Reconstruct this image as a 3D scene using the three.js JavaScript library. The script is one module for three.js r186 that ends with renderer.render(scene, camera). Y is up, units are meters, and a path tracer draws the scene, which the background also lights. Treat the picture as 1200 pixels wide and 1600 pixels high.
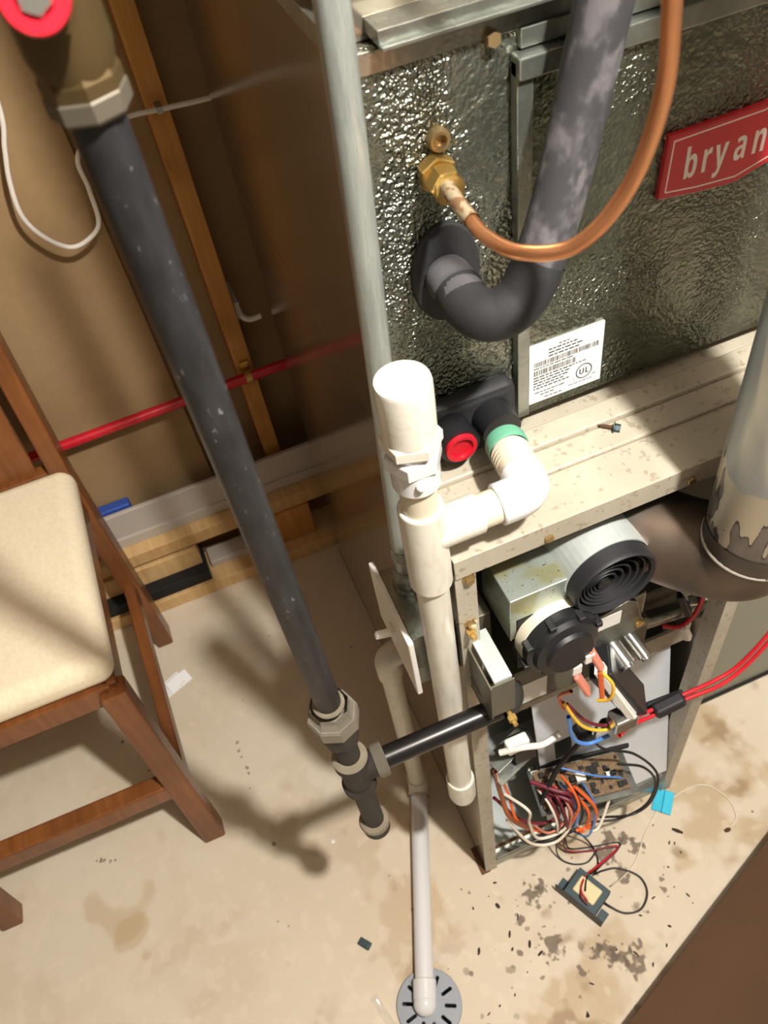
import * as THREE from 'three';
import { RoundedBoxGeometry } from 'three/addons/geometries/RoundedBoxGeometry.js';
import { mergeGeometries } from 'three/addons/utils/BufferGeometryUtils.js';

// ---------------------------------------------------------------- camera, lamp light, exposure
const scene = new THREE.Scene();
scene.background = new THREE.Color(0x000000);
const camera = new THREE.PerspectiveCamera(62.68, 1200 / 1600, 0.02, 30);
camera.position.set(-0.1582, 1.7, 0.4464);
camera.up.set(0.3594, 0.6219, -0.6957);
camera.lookAt(-0.1582 + 0.13961, 1.7 - 0.77298, 0.4464 - 0.61887);
camera.focus = 0.92;
camera.userData.fStop = 9;
const renderer = new THREE.WebGLRenderer({ antialias: true });
renderer.toneMapping = THREE.LinearToneMapping;
renderer.toneMappingExposure = 1.0;
renderer.shadowMap.enabled = true;
const LAMP = new THREE.Vector3(0.27, 2.40, 0.63);
const LAMP_POWER = 17;
const LAMP_COLOR = new THREE.Color().setRGB(1, 0.955, 0.885);

// ---------------------------------------------------------------- helpers
const V = (x, y, z) => new THREE.Vector3(x, y, z);
let seed = 7;
const rnd = () => { seed = (seed * 1664525 + 1013904223) >>> 0; return seed / 4294967296; };
const used = {};
function numbered(n) { const k = used[n] = (used[n] ?? -1) + 1; return k ? `${n}_${String(k).padStart(3, '0')}` : n; }

// metre uv from the dominant normal axis
function muv(g) {
  if (g.index) g = g.toNonIndexed();
  if (!g.attributes.normal) g.computeVertexNormals();
  const p = g.attributes.position, n = g.attributes.normal, uv = new Float32Array(p.count * 2);
  for (let i = 0; i < p.count; i++) {
    const ax = Math.abs(n.getX(i)), ay = Math.abs(n.getY(i)), az = Math.abs(n.getZ(i));
    let u, v;
    if (ay >= ax && ay >= az) { u = p.getX(i); v = p.getZ(i); } else if (ax >= az) { u = p.getZ(i); v = p.getY(i); } else { u = p.getX(i); v = p.getY(i); }
    uv[2 * i] = u; uv[2 * i + 1] = v;
  }
  g.setAttribute('uv', new THREE.BufferAttribute(uv, 2));
  for (const k of Object.keys(g.attributes)) if (!['position', 'normal', 'uv'].includes(k)) g.deleteAttribute(k);
  return g;
}
const join = gs => gs.length === 1 ? gs[0] : mergeGeometries(gs.map(g => { g = g.index ? g.toNonIndexed() : g; for (const k of Object.keys(g.attributes)) if (!['position', 'normal', 'uv'].includes(k)) g.deleteAttribute(k); return g; }));
function obj(name, geos, mat, parent = scene) {
  const g = Array.isArray(geos) ? join(geos) : geos;
  const m = new THREE.Mesh(g, mat);
  m.name = parent === scene ? numbered(name) : name;
  m.castShadow = m.receiveShadow = true;
  parent.add(m); return m;
}
function tag(o, label, category, group, kind) { o.userData.label = label; if (category) o.userData.category = category; if (group) o.userData.group = group; if (kind) o.userData.kind = kind; return o; }
function thing(name, label, category, group) { const o = new THREE.Group(); o.name = numbered(name); scene.add(o); return tag(o, label, category, group); }
function struct(name, geos, mat, label) { const m = obj(name, geos, mat); m.userData.kind = 'structure'; if (label) m.userData.label = label; return m; }

// box between two corners
function bx(x0, x1, y0, y1, z0, z1, r = 0) {
  const w = Math.abs(x1 - x0), h = Math.abs(y1 - y0), d = Math.abs(z1 - z0);
  const g = r > 0 ? new RoundedBoxGeometry(w, h, d, 2, Math.min(r, w / 2.01, h / 2.01, d / 2.01)) : new THREE.BoxGeometry(w, h, d);
  g.translate((x0 + x1) / 2, (y0 + y1) / 2, (z0 + z1) / 2);
  return muv(g);
}
// oriented box from a to b, section w (sideways) x h
function beam(a, b, w, h, r = 0, upHint = V(0, 1, 0)) {
  const d = b.clone().sub(a), L = d.length(); d.normalize();
  let s = new THREE.Vector3().crossVectors(upHint, d); if (s.lengthSq() < 1e-6) s = V(1, 0, 0); s.normalize();
  const u = new THREE.Vector3().crossVectors(d, s);
  let g = r > 0 ? new RoundedBoxGeometry(w, h, L, 2, Math.min(r, w / 2.01, h / 2.01)) : new THREE.BoxGeometry(w, h, L);
  g = muv(g);
  g.applyMatrix4(new THREE.Matrix4().makeBasis(s, u, d).setPosition(a.clone().add(b).multiplyScalar(0.5)));
  return g;
}
// revolve profile [[r, t], ...] around the axis a -> direction
function lathe(a, dir, prof, seg = 40, phase = 0) {
  let g = new THREE.LatheGeometry(prof.map(([r, t]) => new THREE.Vector2(Math.max(r, 1e-5), t)), seg, phase);
  if (seg < 12) { g = g.toNonIndexed(); g.computeVertexNormals(); }
  else {
    // hard edges where the profile turns sharply
    g = creased(prof, seg, phase);
  }
  const q = new THREE.Quaternion().setFromUnitVectors(V(0, 1, 0), dir.clone().normalize());
  g.applyQuaternion(q); g.translate(a.x, a.y, a.z); return g;
}
function creased(prof, seg, phase) {
  const gs = []; let run = [prof[0]];
  const ang = (i) => Math.atan2(prof[i + 1][1] - prof[i][1], prof[i + 1][0] - prof[i][0]);
  for (let i = 1; i < prof.length; i++) {
    run.push(prof[i]);
    if (i === prof.length - 1 || Math.abs(Math.atan2(Math.sin(ang(i) - ang(i - 1)), Math.cos(ang(i) - ang(i - 1)))) > 0.7) {
      gs.push(new THREE.LatheGeometry(run.map(([r, t]) => new THREE.Vector2(Math.max(r, 1e-5), t)), seg, phase).toNonIndexed()); run = [prof[i]];
    }
  }
  return mergeGeometries(gs);
}
function cyl(a, b, r, seg = 32, r2 = r) { const d = b.clone().sub(a), L = d.length(); return lathe(a, d, [[0, 0], [r, 0], [r2, L], [0, L]], seg); }
// collar with softened edges
function ring(a, b, r, e = 0.0015, seg = 40) { const d = b.clone().sub(a), L = d.length(); return lathe(a, d, [[0, 0], [r - e, 0], [r, e], [r, L - e], [r - e, L], [0, L]], seg); }
function hex(a, b, r, phase = 0) { const d = b.clone().sub(a), L = d.length(); return lathe(a, d, [[0, 0], [r * 0.94, 0], [r, L * 0.12], [r, L * 0.88], [r * 0.94, L], [0, L]], 6, phase); }
function oct(a, b, r) { const d = b.clone().sub(a), L = d.length(); return lathe(a, d, [[0, 0], [r * 0.94, 0], [r, L * 0.15], [r, L * 0.85], [r * 0.94, L], [0, L]], 8); }
function tube(pts, r, n = 80, seg = 14, tension = 0.5) {
  const c = new THREE.CatmullRomCurve3(pts.map(p => Array.isArray(p) ? V(...p) : p), false, 'catmullrom', tension);
  return new THREE.TubeGeometry(c, n, r, seg, false);
}
// extruded outline in the XY plane: points, thickness along +z
function plate(pts, t, bevel = 0) {
  const s = new THREE.Shape(pts.map(p => new THREE.Vector2(p[0], p[1])));
  return muv(new THREE.ExtrudeGeometry(s, { depth: t, bevelEnabled: bevel > 0, bevelSize: bevel, bevelThickness: bevel, bevelSegments: 2, curveSegments: 12 }));
}
// elbow: quarter torus between direction d0 and d1 around corner point c
function bend(c, d0, d1, R, r, n = 20, seg = 28) {
  const a = c.clone().addScaledVector(d0, -R), b = c.clone().addScaledVector(d1, R);
  const pts = []; const o = a.clone().addScaledVector(d1, R);
  for (let i = 0; i <= n; i++) { const t = i / n * Math.PI / 2; pts.push(o.clone().addScaledVector(d1, -R * Math.cos(t)).addScaledVector(d0, R * Math.sin(t))); }
  return new THREE.TubeGeometry(new THREE.CatmullRomCurve3(pts), n, r, seg, false);
}

// ---------------------------------------------------------------- textures
function hash(x, y, s) { let h = (x * 374761393 + y * 668265263 + s * 974634777) | 0; h = Math.imul(h ^ (h >>> 13), 1274126177); return ((h ^ (h >>> 16)) >>> 0) / 4294967296; }
function vnoise(x, y, per, s) {   // tileable value noise, x,y in cells
  const xi = Math.floor(x), yi = Math.floor(y), fx = x - xi, fy = y - yi;
  const sx = fx * fx * (3 - 2 * fx), sy = fy * fy * (3 - 2 * fy), m = (a) => ((a % per) + per) % per;
  const a = hash(m(xi), m(yi), s), b = hash(m(xi + 1), m(yi), s), c = hash(m(xi), m(yi + 1), s), d = hash(m(xi + 1), m(yi + 1), s);
  return (a + (b - a) * sx) * (1 - sy) + (c + (d - c) * sx) * sy;
}
function fbm(u, v, cells, oct, s) { let t = 0, a = 0.5, n = 0; for (let i = 0; i < oct; i++) { t += a * vnoise(u * cells, v * cells, cells, s + i); n += a; a *= 0.5; cells *= 2; } return t / n; }
const clamp = (x, a = 0, b = 1) => Math.min(b, Math.max(a, x));
const ss = (a, b, x) => { const t = clamp((x - a) / (b - a)); return t * t * (3 - 2 * t); };
function tex(n, m, fn, srgb, rep) {
  const d = new Uint8Array(n * m * 4);
  for (let j = 0; j < m; j++) for (let i = 0; i < n; i++) {
    const c = fn((i + 0.5) / n, (j + 0.5) / m), k = 4 * (j * n + i);
    if (typeof c === 'number') { d[k] = d[k + 1] = d[k + 2] = clamp(c) * 255; } else { d[k] = clamp(c[0]) * 255; d[k + 1] = clamp(c[1]) * 255; d[k + 2] = clamp(c[2]) * 255; }
    d[k + 3] = 255;
  }
  const t = new THREE.DataTexture(d, n, m, THREE.RGBAFormat);
  t.wrapS = t.wrapT = THREE.RepeatWrapping; t.magFilter = THREE.LinearFilter; t.minFilter = THREE.LinearMipmapLinearFilter; t.generateMipmaps = true;
  if (srgb) t.colorSpace = THREE.SRGBColorSpace;
  if (rep) t.repeat.set(rep[0], rep[1] ?? rep[0]);
  t.needsUpdate = true; return t;
}
const mixc = (a, b, t) => [a[0] + (b[0] - a[0]) * t, a[1] + (b[1] - a[1]) * t, a[2] + (b[2] - a[2]) * t];
const hx = h => [(h >> 16 & 255) / 255, (h >> 8 & 255) / 255, (h & 255) / 255];

// spangled zinc: colour patches, roughness patches, dents
const zincMap = tex(512, 512, (u, v) => { const a = fbm(u, v, 12, 4, 3), b = fbm(u, v, 60, 2, 9); return mixc([0.60, 0.61, 0.59], [0.76, 0.77, 0.75], clamp(a * 0.7 + b * 0.5 - 0.05)); }, true, [2.5]);
const zincRough = tex(256, 256, (u, v) => 0.30 + 0.35 * fbm(u, v, 8, 4, 21), false, [2.5]);
const dimple = tex(1024, 1024, (u, v) => {
  const a = fbm(u, v, 110, 2, 31), b = fbm(u, v, 40, 2, 37), c = fbm(u, v, 5, 2, 41);
  return 0.5 + (a - 0.5) * (0.25 + 0.95 * ss(0.35, 0.75, c)) + (b - 0.5) * 0.35;
}, false, [3.2]);
const fine = tex(512, 512, (u, v) => fbm(u, v, 48, 3, 51), false, [6]);
const woodTex = (c0, c1, c2, s) => tex(512, 512, (u, v) => { const w = fbm(u, v, 5, 3, s), g = fbm(u * 1, v, 4, 2, s + 5); const st = fbm((u + w * 0.03) % 1, v * 0.06, 40, 3, s + 9); return mixc(mixc(hx(c0), hx(c1), clamp(st * 1.5 - 0.25)), hx(c2), clamp((g - 0.5) * 1.2)); }, true, [3]);

// ---------------------------------------------------------------- materials
const std = (o) => new THREE.MeshStandardMaterial(o);
const phys = (o) => new THREE.MeshPhysicalMaterial(o);
const M = {};
M.zinc = std({ color: 0xd8dad6, map: zincMap, metalness: 0.85, roughness: 0.62, roughnessMap: zincRough, bumpMap: fine, bumpScale: 0.0002 });
M.coil = std({ color: 0xc2c5bc, map: zincMap, metalness: 0.9, roughness: 0.62, roughnessMap: zincRough, bumpMap: dimple, bumpScale: 0.0048 });
M.coilDoor = std({ color: 0xa9ab9d, map: zincMap, metalness: 0.9, roughness: 0.66, roughnessMap: zincRough, bumpMap: dimple, bumpScale: 0.003 });
M.side = std({ color: 0xb4aa9a, metalness: 0.85, roughness: 0.17 });
M.paint = std({ color: 0xffffff, map: tex(512, 512, (u, v) => { const a = fbm(u, v, 6, 4, 241), b = fbm(u, v, 40, 3, 247); return mixc(mixc(hx(0xb6af9f), hx(0xa9a190), clamp(a * 1.5 - 0.25)), hx(0x8a7e68), ss(0.68, 0.78, b) * 0.6); }, true, [4]), metalness: 0.1, roughness: 0.5, bumpMap: fine, bumpScale: 0.00015 });
M.bright = std({ color: 0xffffff, map: tex(256, 256, (u, v) => mixc(hx(0xb9c2c0), hx(0xd6dcda), fbm(u, v, 10, 4, 251)), true, [4]), metalness: 0.35, roughness: 0.42 });
M.deck = std({ color: 0xe8eef6, metalness: 0.25, roughness: 0.4 });
M.darkMetal = std({ color: 0x4a4844, map: zincMap, metalness: 0.6, roughness: 0.5 });
M.black = std({ color: 0x0d0d0e, roughness: 0.7 });
M.blackPlastic = std({ color: 0x17181b, roughness: 0.45 });
M.rubber = std({ color: 0x1c1c20, roughness: 0.6 });
M.foam = std({ color: 0xffffff, roughness: 0.85, map: tex(512, 512, (u, v) => { const a = fbm(u, v, 7, 4, 61), b = fbm(u, v, 30, 2, 66); return mixc(hx(0x2c2b2e), hx(0x565356), ss(0.42, 0.7, a * 0.8 + b * 0.2)); }, true, [4, 1]) });
M.foamDark = std({ color: 0x232326, roughness: 0.7, bumpMap: fine, bumpScale: 0.0003 });
M.iron = std({ color: 0xffffff, metalness: 0.35, roughness: 0.42, map: tex(512, 512, (u, v) => { const a = fbm(u, v, 10, 4, 71), b = fbm(u, v, 40, 3, 75); return mixc(mixc(hx(0x1e1e20), hx(0x37373a), a), hx(0x8d8d92), ss(0.72, 0.78, b * 0.7 + a * 0.3) * 0.8); }, true, [1, 3]) });
M.ironBare = std({ color: 0x2b2929, metalness: 0.6, roughness: 0.3 });
M.ironRough = std({ color: 0x3a3733, metalness: 0.4, roughness: 0.6, bumpMap: fine, bumpScale: 0.0004 });
M.dope = std({ color: 0xa39884, roughness: 0.6, metalness: 0.15, bumpMap: fine, bumpScale: 0.0006 });
M.unionMetal = std({ color: 0x8d8678, roughness: 0.5, metalness: 0.5, bumpMap: fine, bumpScale: 0.0006 });
M.valveBrass = std({ color: 0x54452a, metalness: 0.6, roughness: 0.45 });
M.brass = std({ color: 0xc9a860, metalness: 0.9, roughness: 0.3, bumpMap: fine, bumpScale: 0.0002 });
M.copper = std({ color: 0xffffff, metalness: 0.9, roughness: 0.33, map: tex(256, 512, (u, v) => { const a = fbm(u, v, 6, 4, 81); return mixc(hx(0xe2a273), hx(0xb4714a), clamp(a * 1.7 - 0.45)); }, true, [1, 1]) });
M.copperOld = std({ color: 0xffffff, metalness: 0.5, roughness: 0.5, map: tex(128, 128, (u, v) => mixc(hx(0xb6a68a), hx(0x8d6a4c), ss(0.45, 0.6, fbm(u, v, 8, 3, 85))), true, [1, 1]) });
M.pvc = phys({ color: 0xffffff, roughness: 0.32, map: tex(256, 256, (u, v) => mixc(hx(0xdad6ca), hx(0xd2ccbe), ss(0.5, 0.75, fbm(u, v, 10, 4, 91))), true, [2, 2]), clearcoat: 0.2 });
M.pvcWhite = phys({ color: 0xdadadb, roughness: 0.25, clearcoat: 0.3 });
M.pvcCream = phys({ color: 0xd6cbb4, roughness: 0.35 });
M.green = std({ color: 0x5f9f84, roughness: 0.55 });
M.whitePlastic = phys({ color: 0xe9e6df, roughness: 0.3 });
M.red = phys({ color: 0xb81628, roughness: 0.35 });
M.redWire = phys({ color: 0xc8202c, roughness: 0.4 });
M.blueWire = std({ color: 0x4f86cf, roughness: 0.4 });
M.yellowWire = std({ color: 0xe8b93a, roughness: 0.4 });
M.orangeWire = std({ color: 0xe0622a, roughness: 0.4 });
M.brownWire = std({ color: 0x8a4a28, roughness: 0.45 });
M.whiteWire = std({ color: 0xe6dccb, roughness: 0.4 });
M.blackWire = std({ color: 0x1b1a1a, roughness: 0.45 });
M.maroonWire = std({ color: 0x6a1f2c, roughness: 0.45 });
M.pinkInsul = std({ color: 0xcf7f6c, roughness: 0.4 });
M.pex = phys({ color: 0xc01626, roughness: 0.35 });
M.cable = std({ color: 0xdfd8d0, roughness: 0.45 });
M.label = std({ color: 0xe6e4de, roughness: 0.5 });
M.concrete = null;
M.kraft = std({ color: 0xffffff, roughness: 0.9, map: tex(512, 512, (u, v) => { const a = fbm(u, v, 4, 5, 101), b = fbm(u, v, 90, 2, 107); return mixc(hx(0xa58a66), hx(0x8f7450), clamp(a * 0.8 + b * 0.3)); }, true, [1]) });
M.studWood = std({ color: 0xffffff, roughness: 0.75, map: woodTex(0xcb9650, 0xae7634, 0x8e5c26, 111) });
M.pine = std({ color: 0xffffff, roughness: 0.75, map: woodTex(0xd9b784, 0xc19a62, 0xa37a45, 121) });
M.pineDark = std({ color: 0xffffff, roughness: 0.75, map: woodTex(0xb98f5c, 0xa07742, 0x80582c, 131) });
M.chairWood = phys({ color: 0xffffff, roughness: 0.4, clearcoat: 0.25, map: woodTex(0x845026, 0x6c3d1a, 0x552e12, 141) });
M.fabric = std({ color: 0xffffff, roughness: 0.95, map: tex(256, 256, (u, v) => mixc(hx(0xf2e6cc), hx(0xe8d8b8), fbm(u, v, 60, 2, 151)), true, [4]), bumpMap: fine, bumpScale: 0.0004 });
M.trim = std({ color: 0xb9b0a6, roughness: 0.5 });
M.blueTarp = std({ color: 0x2f4fa0, roughness: 0.5 });
M.boxBrown = std({ color: 0xffffff, roughness: 0.85, map: tex(512, 512, (u, v) => mixc(hx(0x573a22), hx(0x48301a), fbm(u, v, 5, 4, 161)), true, [1.5]) });
M.plaster = std({ color: 0x8c867c, roughness: 0.9 });
M.ceil = std({ color: 0x8a8074, roughness: 0.9 });
M.grate = std({ color: 0x8c9098, roughness: 0.5, metalness: 0.2 });
M.note = std({ color: 0x38bfe0, roughness: 0.6 });
M.paper = std({ color: 0xeeeeee, roughness: 0.8 });
M.film = phys({ color: 0xffffff, roughness: 0.06, transmission: 0.9, thickness: 0, ior: 1.45 });
M.core = std({ color: 0x3c4a4e, metalness: 0.5, roughness: 0.5 });
M.bobbin = std({ color: 0xddd2a4, roughness: 0.6 });
M.pcb = std({ color: 0xffffff, roughness: 0.55, map: tex(256, 256, (u, v) => mixc(hx(0x7a6242), hx(0x5f4c34), ss(0.45, 0.6, fbm(u, v, 50, 2, 171))), true, [8]) });
M.rust = std({ color: 0x66452f, roughness: 0.85, bumpMap: fine, bumpScale: 0.0005 });
M.steelBright = std({ color: 0xcfd0cc, metalness: 0.95, roughness: 0.22 });
M.screw = std({ color: 0xb39a70, metalness: 0.8, roughness: 0.35 });
M.dirt = std({ color: 0x3a2c22, roughness: 0.95 });
M.ring = std({ color: 0xd8d0bc, roughness: 0.45 });
M.elbow = std({ color: 0xffffff, metalness: 0.75, roughness: 0.5, map: tex(256, 256, (u, v) => { const a = fbm(u, v, 5, 4, 181); return mixc(hx(0x55514b), hx(0x6c5e52), ss(0.4, 0.7, a)); }, true, [1, 1]) });

// floor: pale sealed slab with stains, scuffs and grit marks (2.4 m tile, origin at x=-1.4 z=-1.2)
const FT = 2.4, FX = -1.4, FZ = -1.2;
const spots = [];   // [x, z, radius, strength, kind]  kind 0 tan stain, 1 dark dirt
{
  spots.push([-0.70, -0.21, 0.05, 0.3, 0], [-0.676, -0.163, 0.038, 0.3, 0], [-0.655, -0.119, 0.026, 0.35, 0]);
  for (const [x, z] of [[0.12, 0.2], [0.14, 0.21], [0.155, 0.225], [0.17, 0.245], [0.08, 0.22], [0.06, 0.07], [0.08, 0.06], [0.02, 0.1], [0.19, 0.22], [0.05, 0.16], [0.22, 0.06], [0.25, 0.04], [0.27, 0.05], [0.28, 0.07], [0.23, 0.11]]) spots.push([x, z, 0.008 + rnd() * 0.01, 0.7, 1]);
  for (let i = 0; i < 70; i++) { const x = -0.15 + rnd() * 0.5, z = 0.0 + rnd() * 0.38; spots.push([x, z, 0.0015 + rnd() * rnd() * 0.007, 0.25 + rnd() * 0.45, 1]); }
  for (let i = 0; i < 60; i++) { const x = -0.75 + rnd() * 1.4, z = -0.7 + rnd() * 1.1; spots.push([x, z, 0.001 + rnd() * 0.0025, 0.4 + rnd() * 0.4, 1]); }
  for (let i = 0; i < 6; i++) spots.push([-0.372 - rnd() * 0.014, -0.47 + i * 0.02 + rnd() * 0.03, 0.002 + rnd() * 0.002, 0.5 + rnd() * 0.3, 1], [-0.72 + i * 0.009 + rnd() * 0.004, -0.34 + i * 0.004 + rnd() * 0.006, 0.0022 + rnd() * 0.002, 0.7, 1]);
}
const floorPix = 1536;
const floorTex = (() => {
  const cells = 64, grid = Array.from({ length: cells * cells }, () => []);
  spots.forEach((s, k) => { const r = s[2] * 1.8, a = c => clamp(Math.floor(c * cells), 0, cells - 1); for (let j = a((s[1] - r - FZ) / FT); j <= a((s[1] + r - FZ) / FT); j++) for (let i = a((s[0] - r - FX) / FT); i <= a((s[0] + r - FX) / FT); i++) grid[j * cells + i].push(k); });
  return tex(floorPix, floorPix, (u, v) => {
    const x = FX + u * FT, z = FZ + v * FT;
    const a = fbm(u, v, 8, 5, 201), b = fbm(u, v, 26, 4, 207), c = fbm(u, v, 110, 2, 213), e = fbm(u, v, 44, 3, 219);
    let col = mixc(hx(0xe2dacb), hx(0xd8ccb8), clamp(a * 1.6 - 0.3));
    const dirty = ss(-0.55, 0.05, x) * ss(-0.45, 0.0, z) * 0.9 + 0.15;
    col = mixc(col, hx(0xbfab8e), ss(0.52, 0.68, b) * dirty * 0.75);
    col = mixc(col, hx(0x9c8468), ss(0.62, 0.74, e * 0.6 + b * 0.4) * dirty * 0.7);
    col = mixc(col, hx(0xe6dccb), ss(0.6, 0.75, c) * 0.4);
    const g = grid[clamp(Math.floor(v * cells), 0, cells - 1) * cells + clamp(Math.floor(u * cells), 0, cells - 1)];
    for (const k of g) {
      const s = spots[k], d = Math.hypot(x - s[0], z - s[1]) / s[2], n = fbm(u, v, s[4] ? 300 : 40, 2, 230) - 0.5;
      const w = s[3] * (1 - ss(s[4] ? 0.55 : 0.6, 1.1, d + n * 2.6));
      if (w > 0) col = mixc(col, s[4] ? hx(0x5a4c3e) : hx(0xb09468), w);
    }
    return col;
  }, true, [1 / FT]);
})();
M.concrete = std({ color: 0xf4f0ea, roughness: 0.62, map: floorTex, bumpMap: fine, bumpScale: 0.0003 });

// ---------------------------------------------------------------- the room
{
  const fs = new THREE.Shape([[-2.6, -3.0], [2.4, -3.0], [2.4, 1.2], [-2.6, 1.2]].map(p => new THREE.Vector2(...p)));
  const fh = new THREE.Path(); fh.absarc(-0.19, -0.163, 0.051, 0, Math.PI * 2, true); fs.holes.push(fh);
  let g = new THREE.ExtrudeGeometry(fs, { depth: 0.1, bevelEnabled: false, curveSegments: 40 }); g.rotateX(-Math.PI / 2); g.translate(0, -0.1, 0); g = muv(g);
  const uv = g.attributes.uv; for (let i = 0; i < uv.count; i++) uv.setXY(i, uv.getX(i) - FX, uv.getY(i) - FZ);
  struct('floor', g, M.concrete, 'pale sealed concrete floor with dirt and stains');
}
const wallBack = struct('wall_back', bx(-2.6, 2.4, 0, 2.5, -1.2, -1.07), M.kraft, 'unfinished brown wall behind the furnace');
struct('wall_left', bx(-2.7, -2.6, 0, 2.5, -1.2, 3.0), M.plaster);
struct('wall_right', bx(2.4, 2.5, 0, 2.5, -1.2, 3.0), M.plaster);
struct('wall_front', bx(-2.6, 2.4, 0, 2.5, 3.0, 3.1), M.plaster);
struct('ceiling', bx(-2.7, 2.5, 2.5, 2.6, -1.2, 3.1), M.ceil);
for (const x of [-0.09, 0.33, 0.74]) obj('stud', bx(x, x + 0.037, 0.0, 2.5, -1.07, -0.982, 0.002), M.studWood, wallBack);
obj('bottom_plate', bx(-0.222, 2.4, 0, 0.038, -1.07, -0.982, 0.002), M.pineDark, wallBack);
struct('wall_panel', bx(-2.6, -0.224, 0, 2.5, -1.069, -1.0), M.kraft, 'tan wallboard sheet beside the bare stud');
// plumbing stub on the wall
{
  const t = thing('pipe_stub', 'small pale pipe stub bracket on wall between stud and furnace', 'pipe');
  obj('stub', tube([[-0.047, 0.69, -1.0], [-0.044, 0.664, -0.995], [-0.03, 0.652, -0.99], [-0.006, 0.652, -0.99]], 0.006, 24, 10), M.cable, t);
  obj('mounting_plate', bx(-0.053, -0.041, 0.66, 0.7, -1.071, -0.99, 0.002), M.trim, t);
}

// lamp: bare bulb on a ceiling holder
{
  const t = thing('ceiling_lamp', 'bare bulb in a white ceiling lampholder above the furnace', 'lamp');
  obj('lampholder', lathe(V(LAMP.x, 2.5, LAMP.z), V(0, -1, 0), [[0.06, 0], [0.06, 0.012], [0.03, 0.03], [0.026, 0.055], [0, 0.055]], 32), M.whitePlastic, t);
  const bulb = obj('bulb', new THREE.SphereGeometry(0.036, 32, 20).translate(LAMP.x, LAMP.y, LAMP.z), std({ color: 0xffffff, emissive: LAMP_COLOR.clone(), emissiveIntensity: 6, roughness: 0.4 }), t);
  bulb.castShadow = false;
  obj('bulb_neck', cyl(V(LAMP.x, LAMP.y + 0.03, LAMP.z), V(LAMP.x, 2.45, LAMP.z), 0.016, 20), M.steelBright, t);
  const L = new THREE.PointLight(LAMP_COLOR, LAMP_POWER, 0, 2);
  L.position.copy(LAMP); L.castShadow = true; L.shadow.radius = 1.8; L.shadow.mapSize.set(2048, 2048);
  scene.add(L);
}

// ---------------------------------------------------------------- furnace cabinet
const FW = 0.40, FH = 1.034, FD = -0.85;
const furnace = thing('furnace', 'metal gas furnace with its front door off, wiring hanging out', 'furnace');
obj('side_panel', bx(0, 0.0015, 0.012, FH, FD, -0.001), M.side, furnace);
obj('side_panel', bx(FW - 0.0015, FW, 0.012, FH, FD, -0.001), M.side, furnace);
obj('back_panel', bx(0.0015, FW - 0.0015, 0.012, FH, FD, FD + 0.0015), M.side, furnace);
obj('post', [bx(-0.001, 0.022, 0.0, FH - 0.028, -0.0015, 0.0015), bx(0.0205, 0.022, 0.03, FH - 0.03, -0.03, -0.0015)], M.paint, furnace);
obj('post', [bx(FW - 0.022, FW, 0.0, FH - 0.028, -0.0015, 0.0015), bx(FW - 0.022, FW - 0.0205, 0.03, FH - 0.03, -0.03, -0.0015)], M.paint, furnace);
const shelf = obj('top_shelf', [bx(-0.001, FW + 0.07, FH - 0.0015, FH, -0.16, 0.003, 0.0007), bx(-0.001, FW + 0.07, FH - 0.03, FH, 0.0015, 0.004, 0.001),
  bx(-0.001, FW + 0.07, FH, FH + 0.006, -0.084, -0.052, 0.0025), bx(-0.001, FW + 0.07, FH, FH + 0.0115, -0.112, -0.084, 0.0025)], M.paint, furnace);
obj('top_panel', bx(0.0015, FW - 0.0015, FH - 0.0015, FH, FD, -0.16), M.side, furnace);
// front lip screws
for (const [x, y] of [[0.014, FH - 0.038], [0.102, FH - 0.02], [0.265, FH - 0.02], [0.012, 0.912]]) {
  const s = obj('screw', [hex(V(x, y, 0.0015), V(x, y, 0.0075), 0.0052), cyl(V(x, y, 0.0015), V(x, y, 0.003), 0.0072, 20)], M.screw, furnace);
}
// base: rails, pan
obj('bottom_rail', [bx(0.0, FW, 0.012, 0.05, -0.004, 0.0), bx(0.022, FW - 0.022, 0.05, 0.056, -0.012, 0.004), bx(0.022, FW - 0.022, 0.068, 0.076, -0.008, 0.006), bx(0.022, FW - 0.022, 0.056, 0.1, -0.012, -0.006)], M.zinc, furnace);
obj('rail_edge', bx(0.022, FW - 0.022, 0.1, 0.108, -0.012, -0.002), M.rust, furnace);
obj('base_pan', bx(0.0015, FW - 0.0015, 0.106, 0.112, FD + 0.002, -0.006), M.bright, furnace);
obj('base_foot', [bx(0, 0.012, 0, 0.012, FD, -0.01), bx(FW - 0.012, FW, 0, 0.012, FD, 0.0)], M.darkMetal, furnace);
obj('base_foot', bx(-0.01, 0.008, 0, 0.006, -0.05, 0.003, 0.001), M.rust, furnace);
// compartment linings
obj('vestibule_panel', bx(0.0015, FW - 0.0015, 0.42, FH - 0.002, -0.24, -0.236), M.zinc, furnace);
obj('blower_panel', bx(0.0015, FW - 0.0015, 0.112, 0.42, -0.2, -0.196), M.zinc, furnace);
obj('cross_rail', [bx(0.2, FW - 0.022, 0.66, 0.69, -0.06, -0.055), bx(0.2, FW - 0.022, 0.66, 0.664, -0.06, -0.03)], M.paint, furnace);
obj('cross_rail', [bx(0.022, FW - 0.022, 0.53, 0.575, -0.05, -0.045)], M.paint, furnace);

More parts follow.
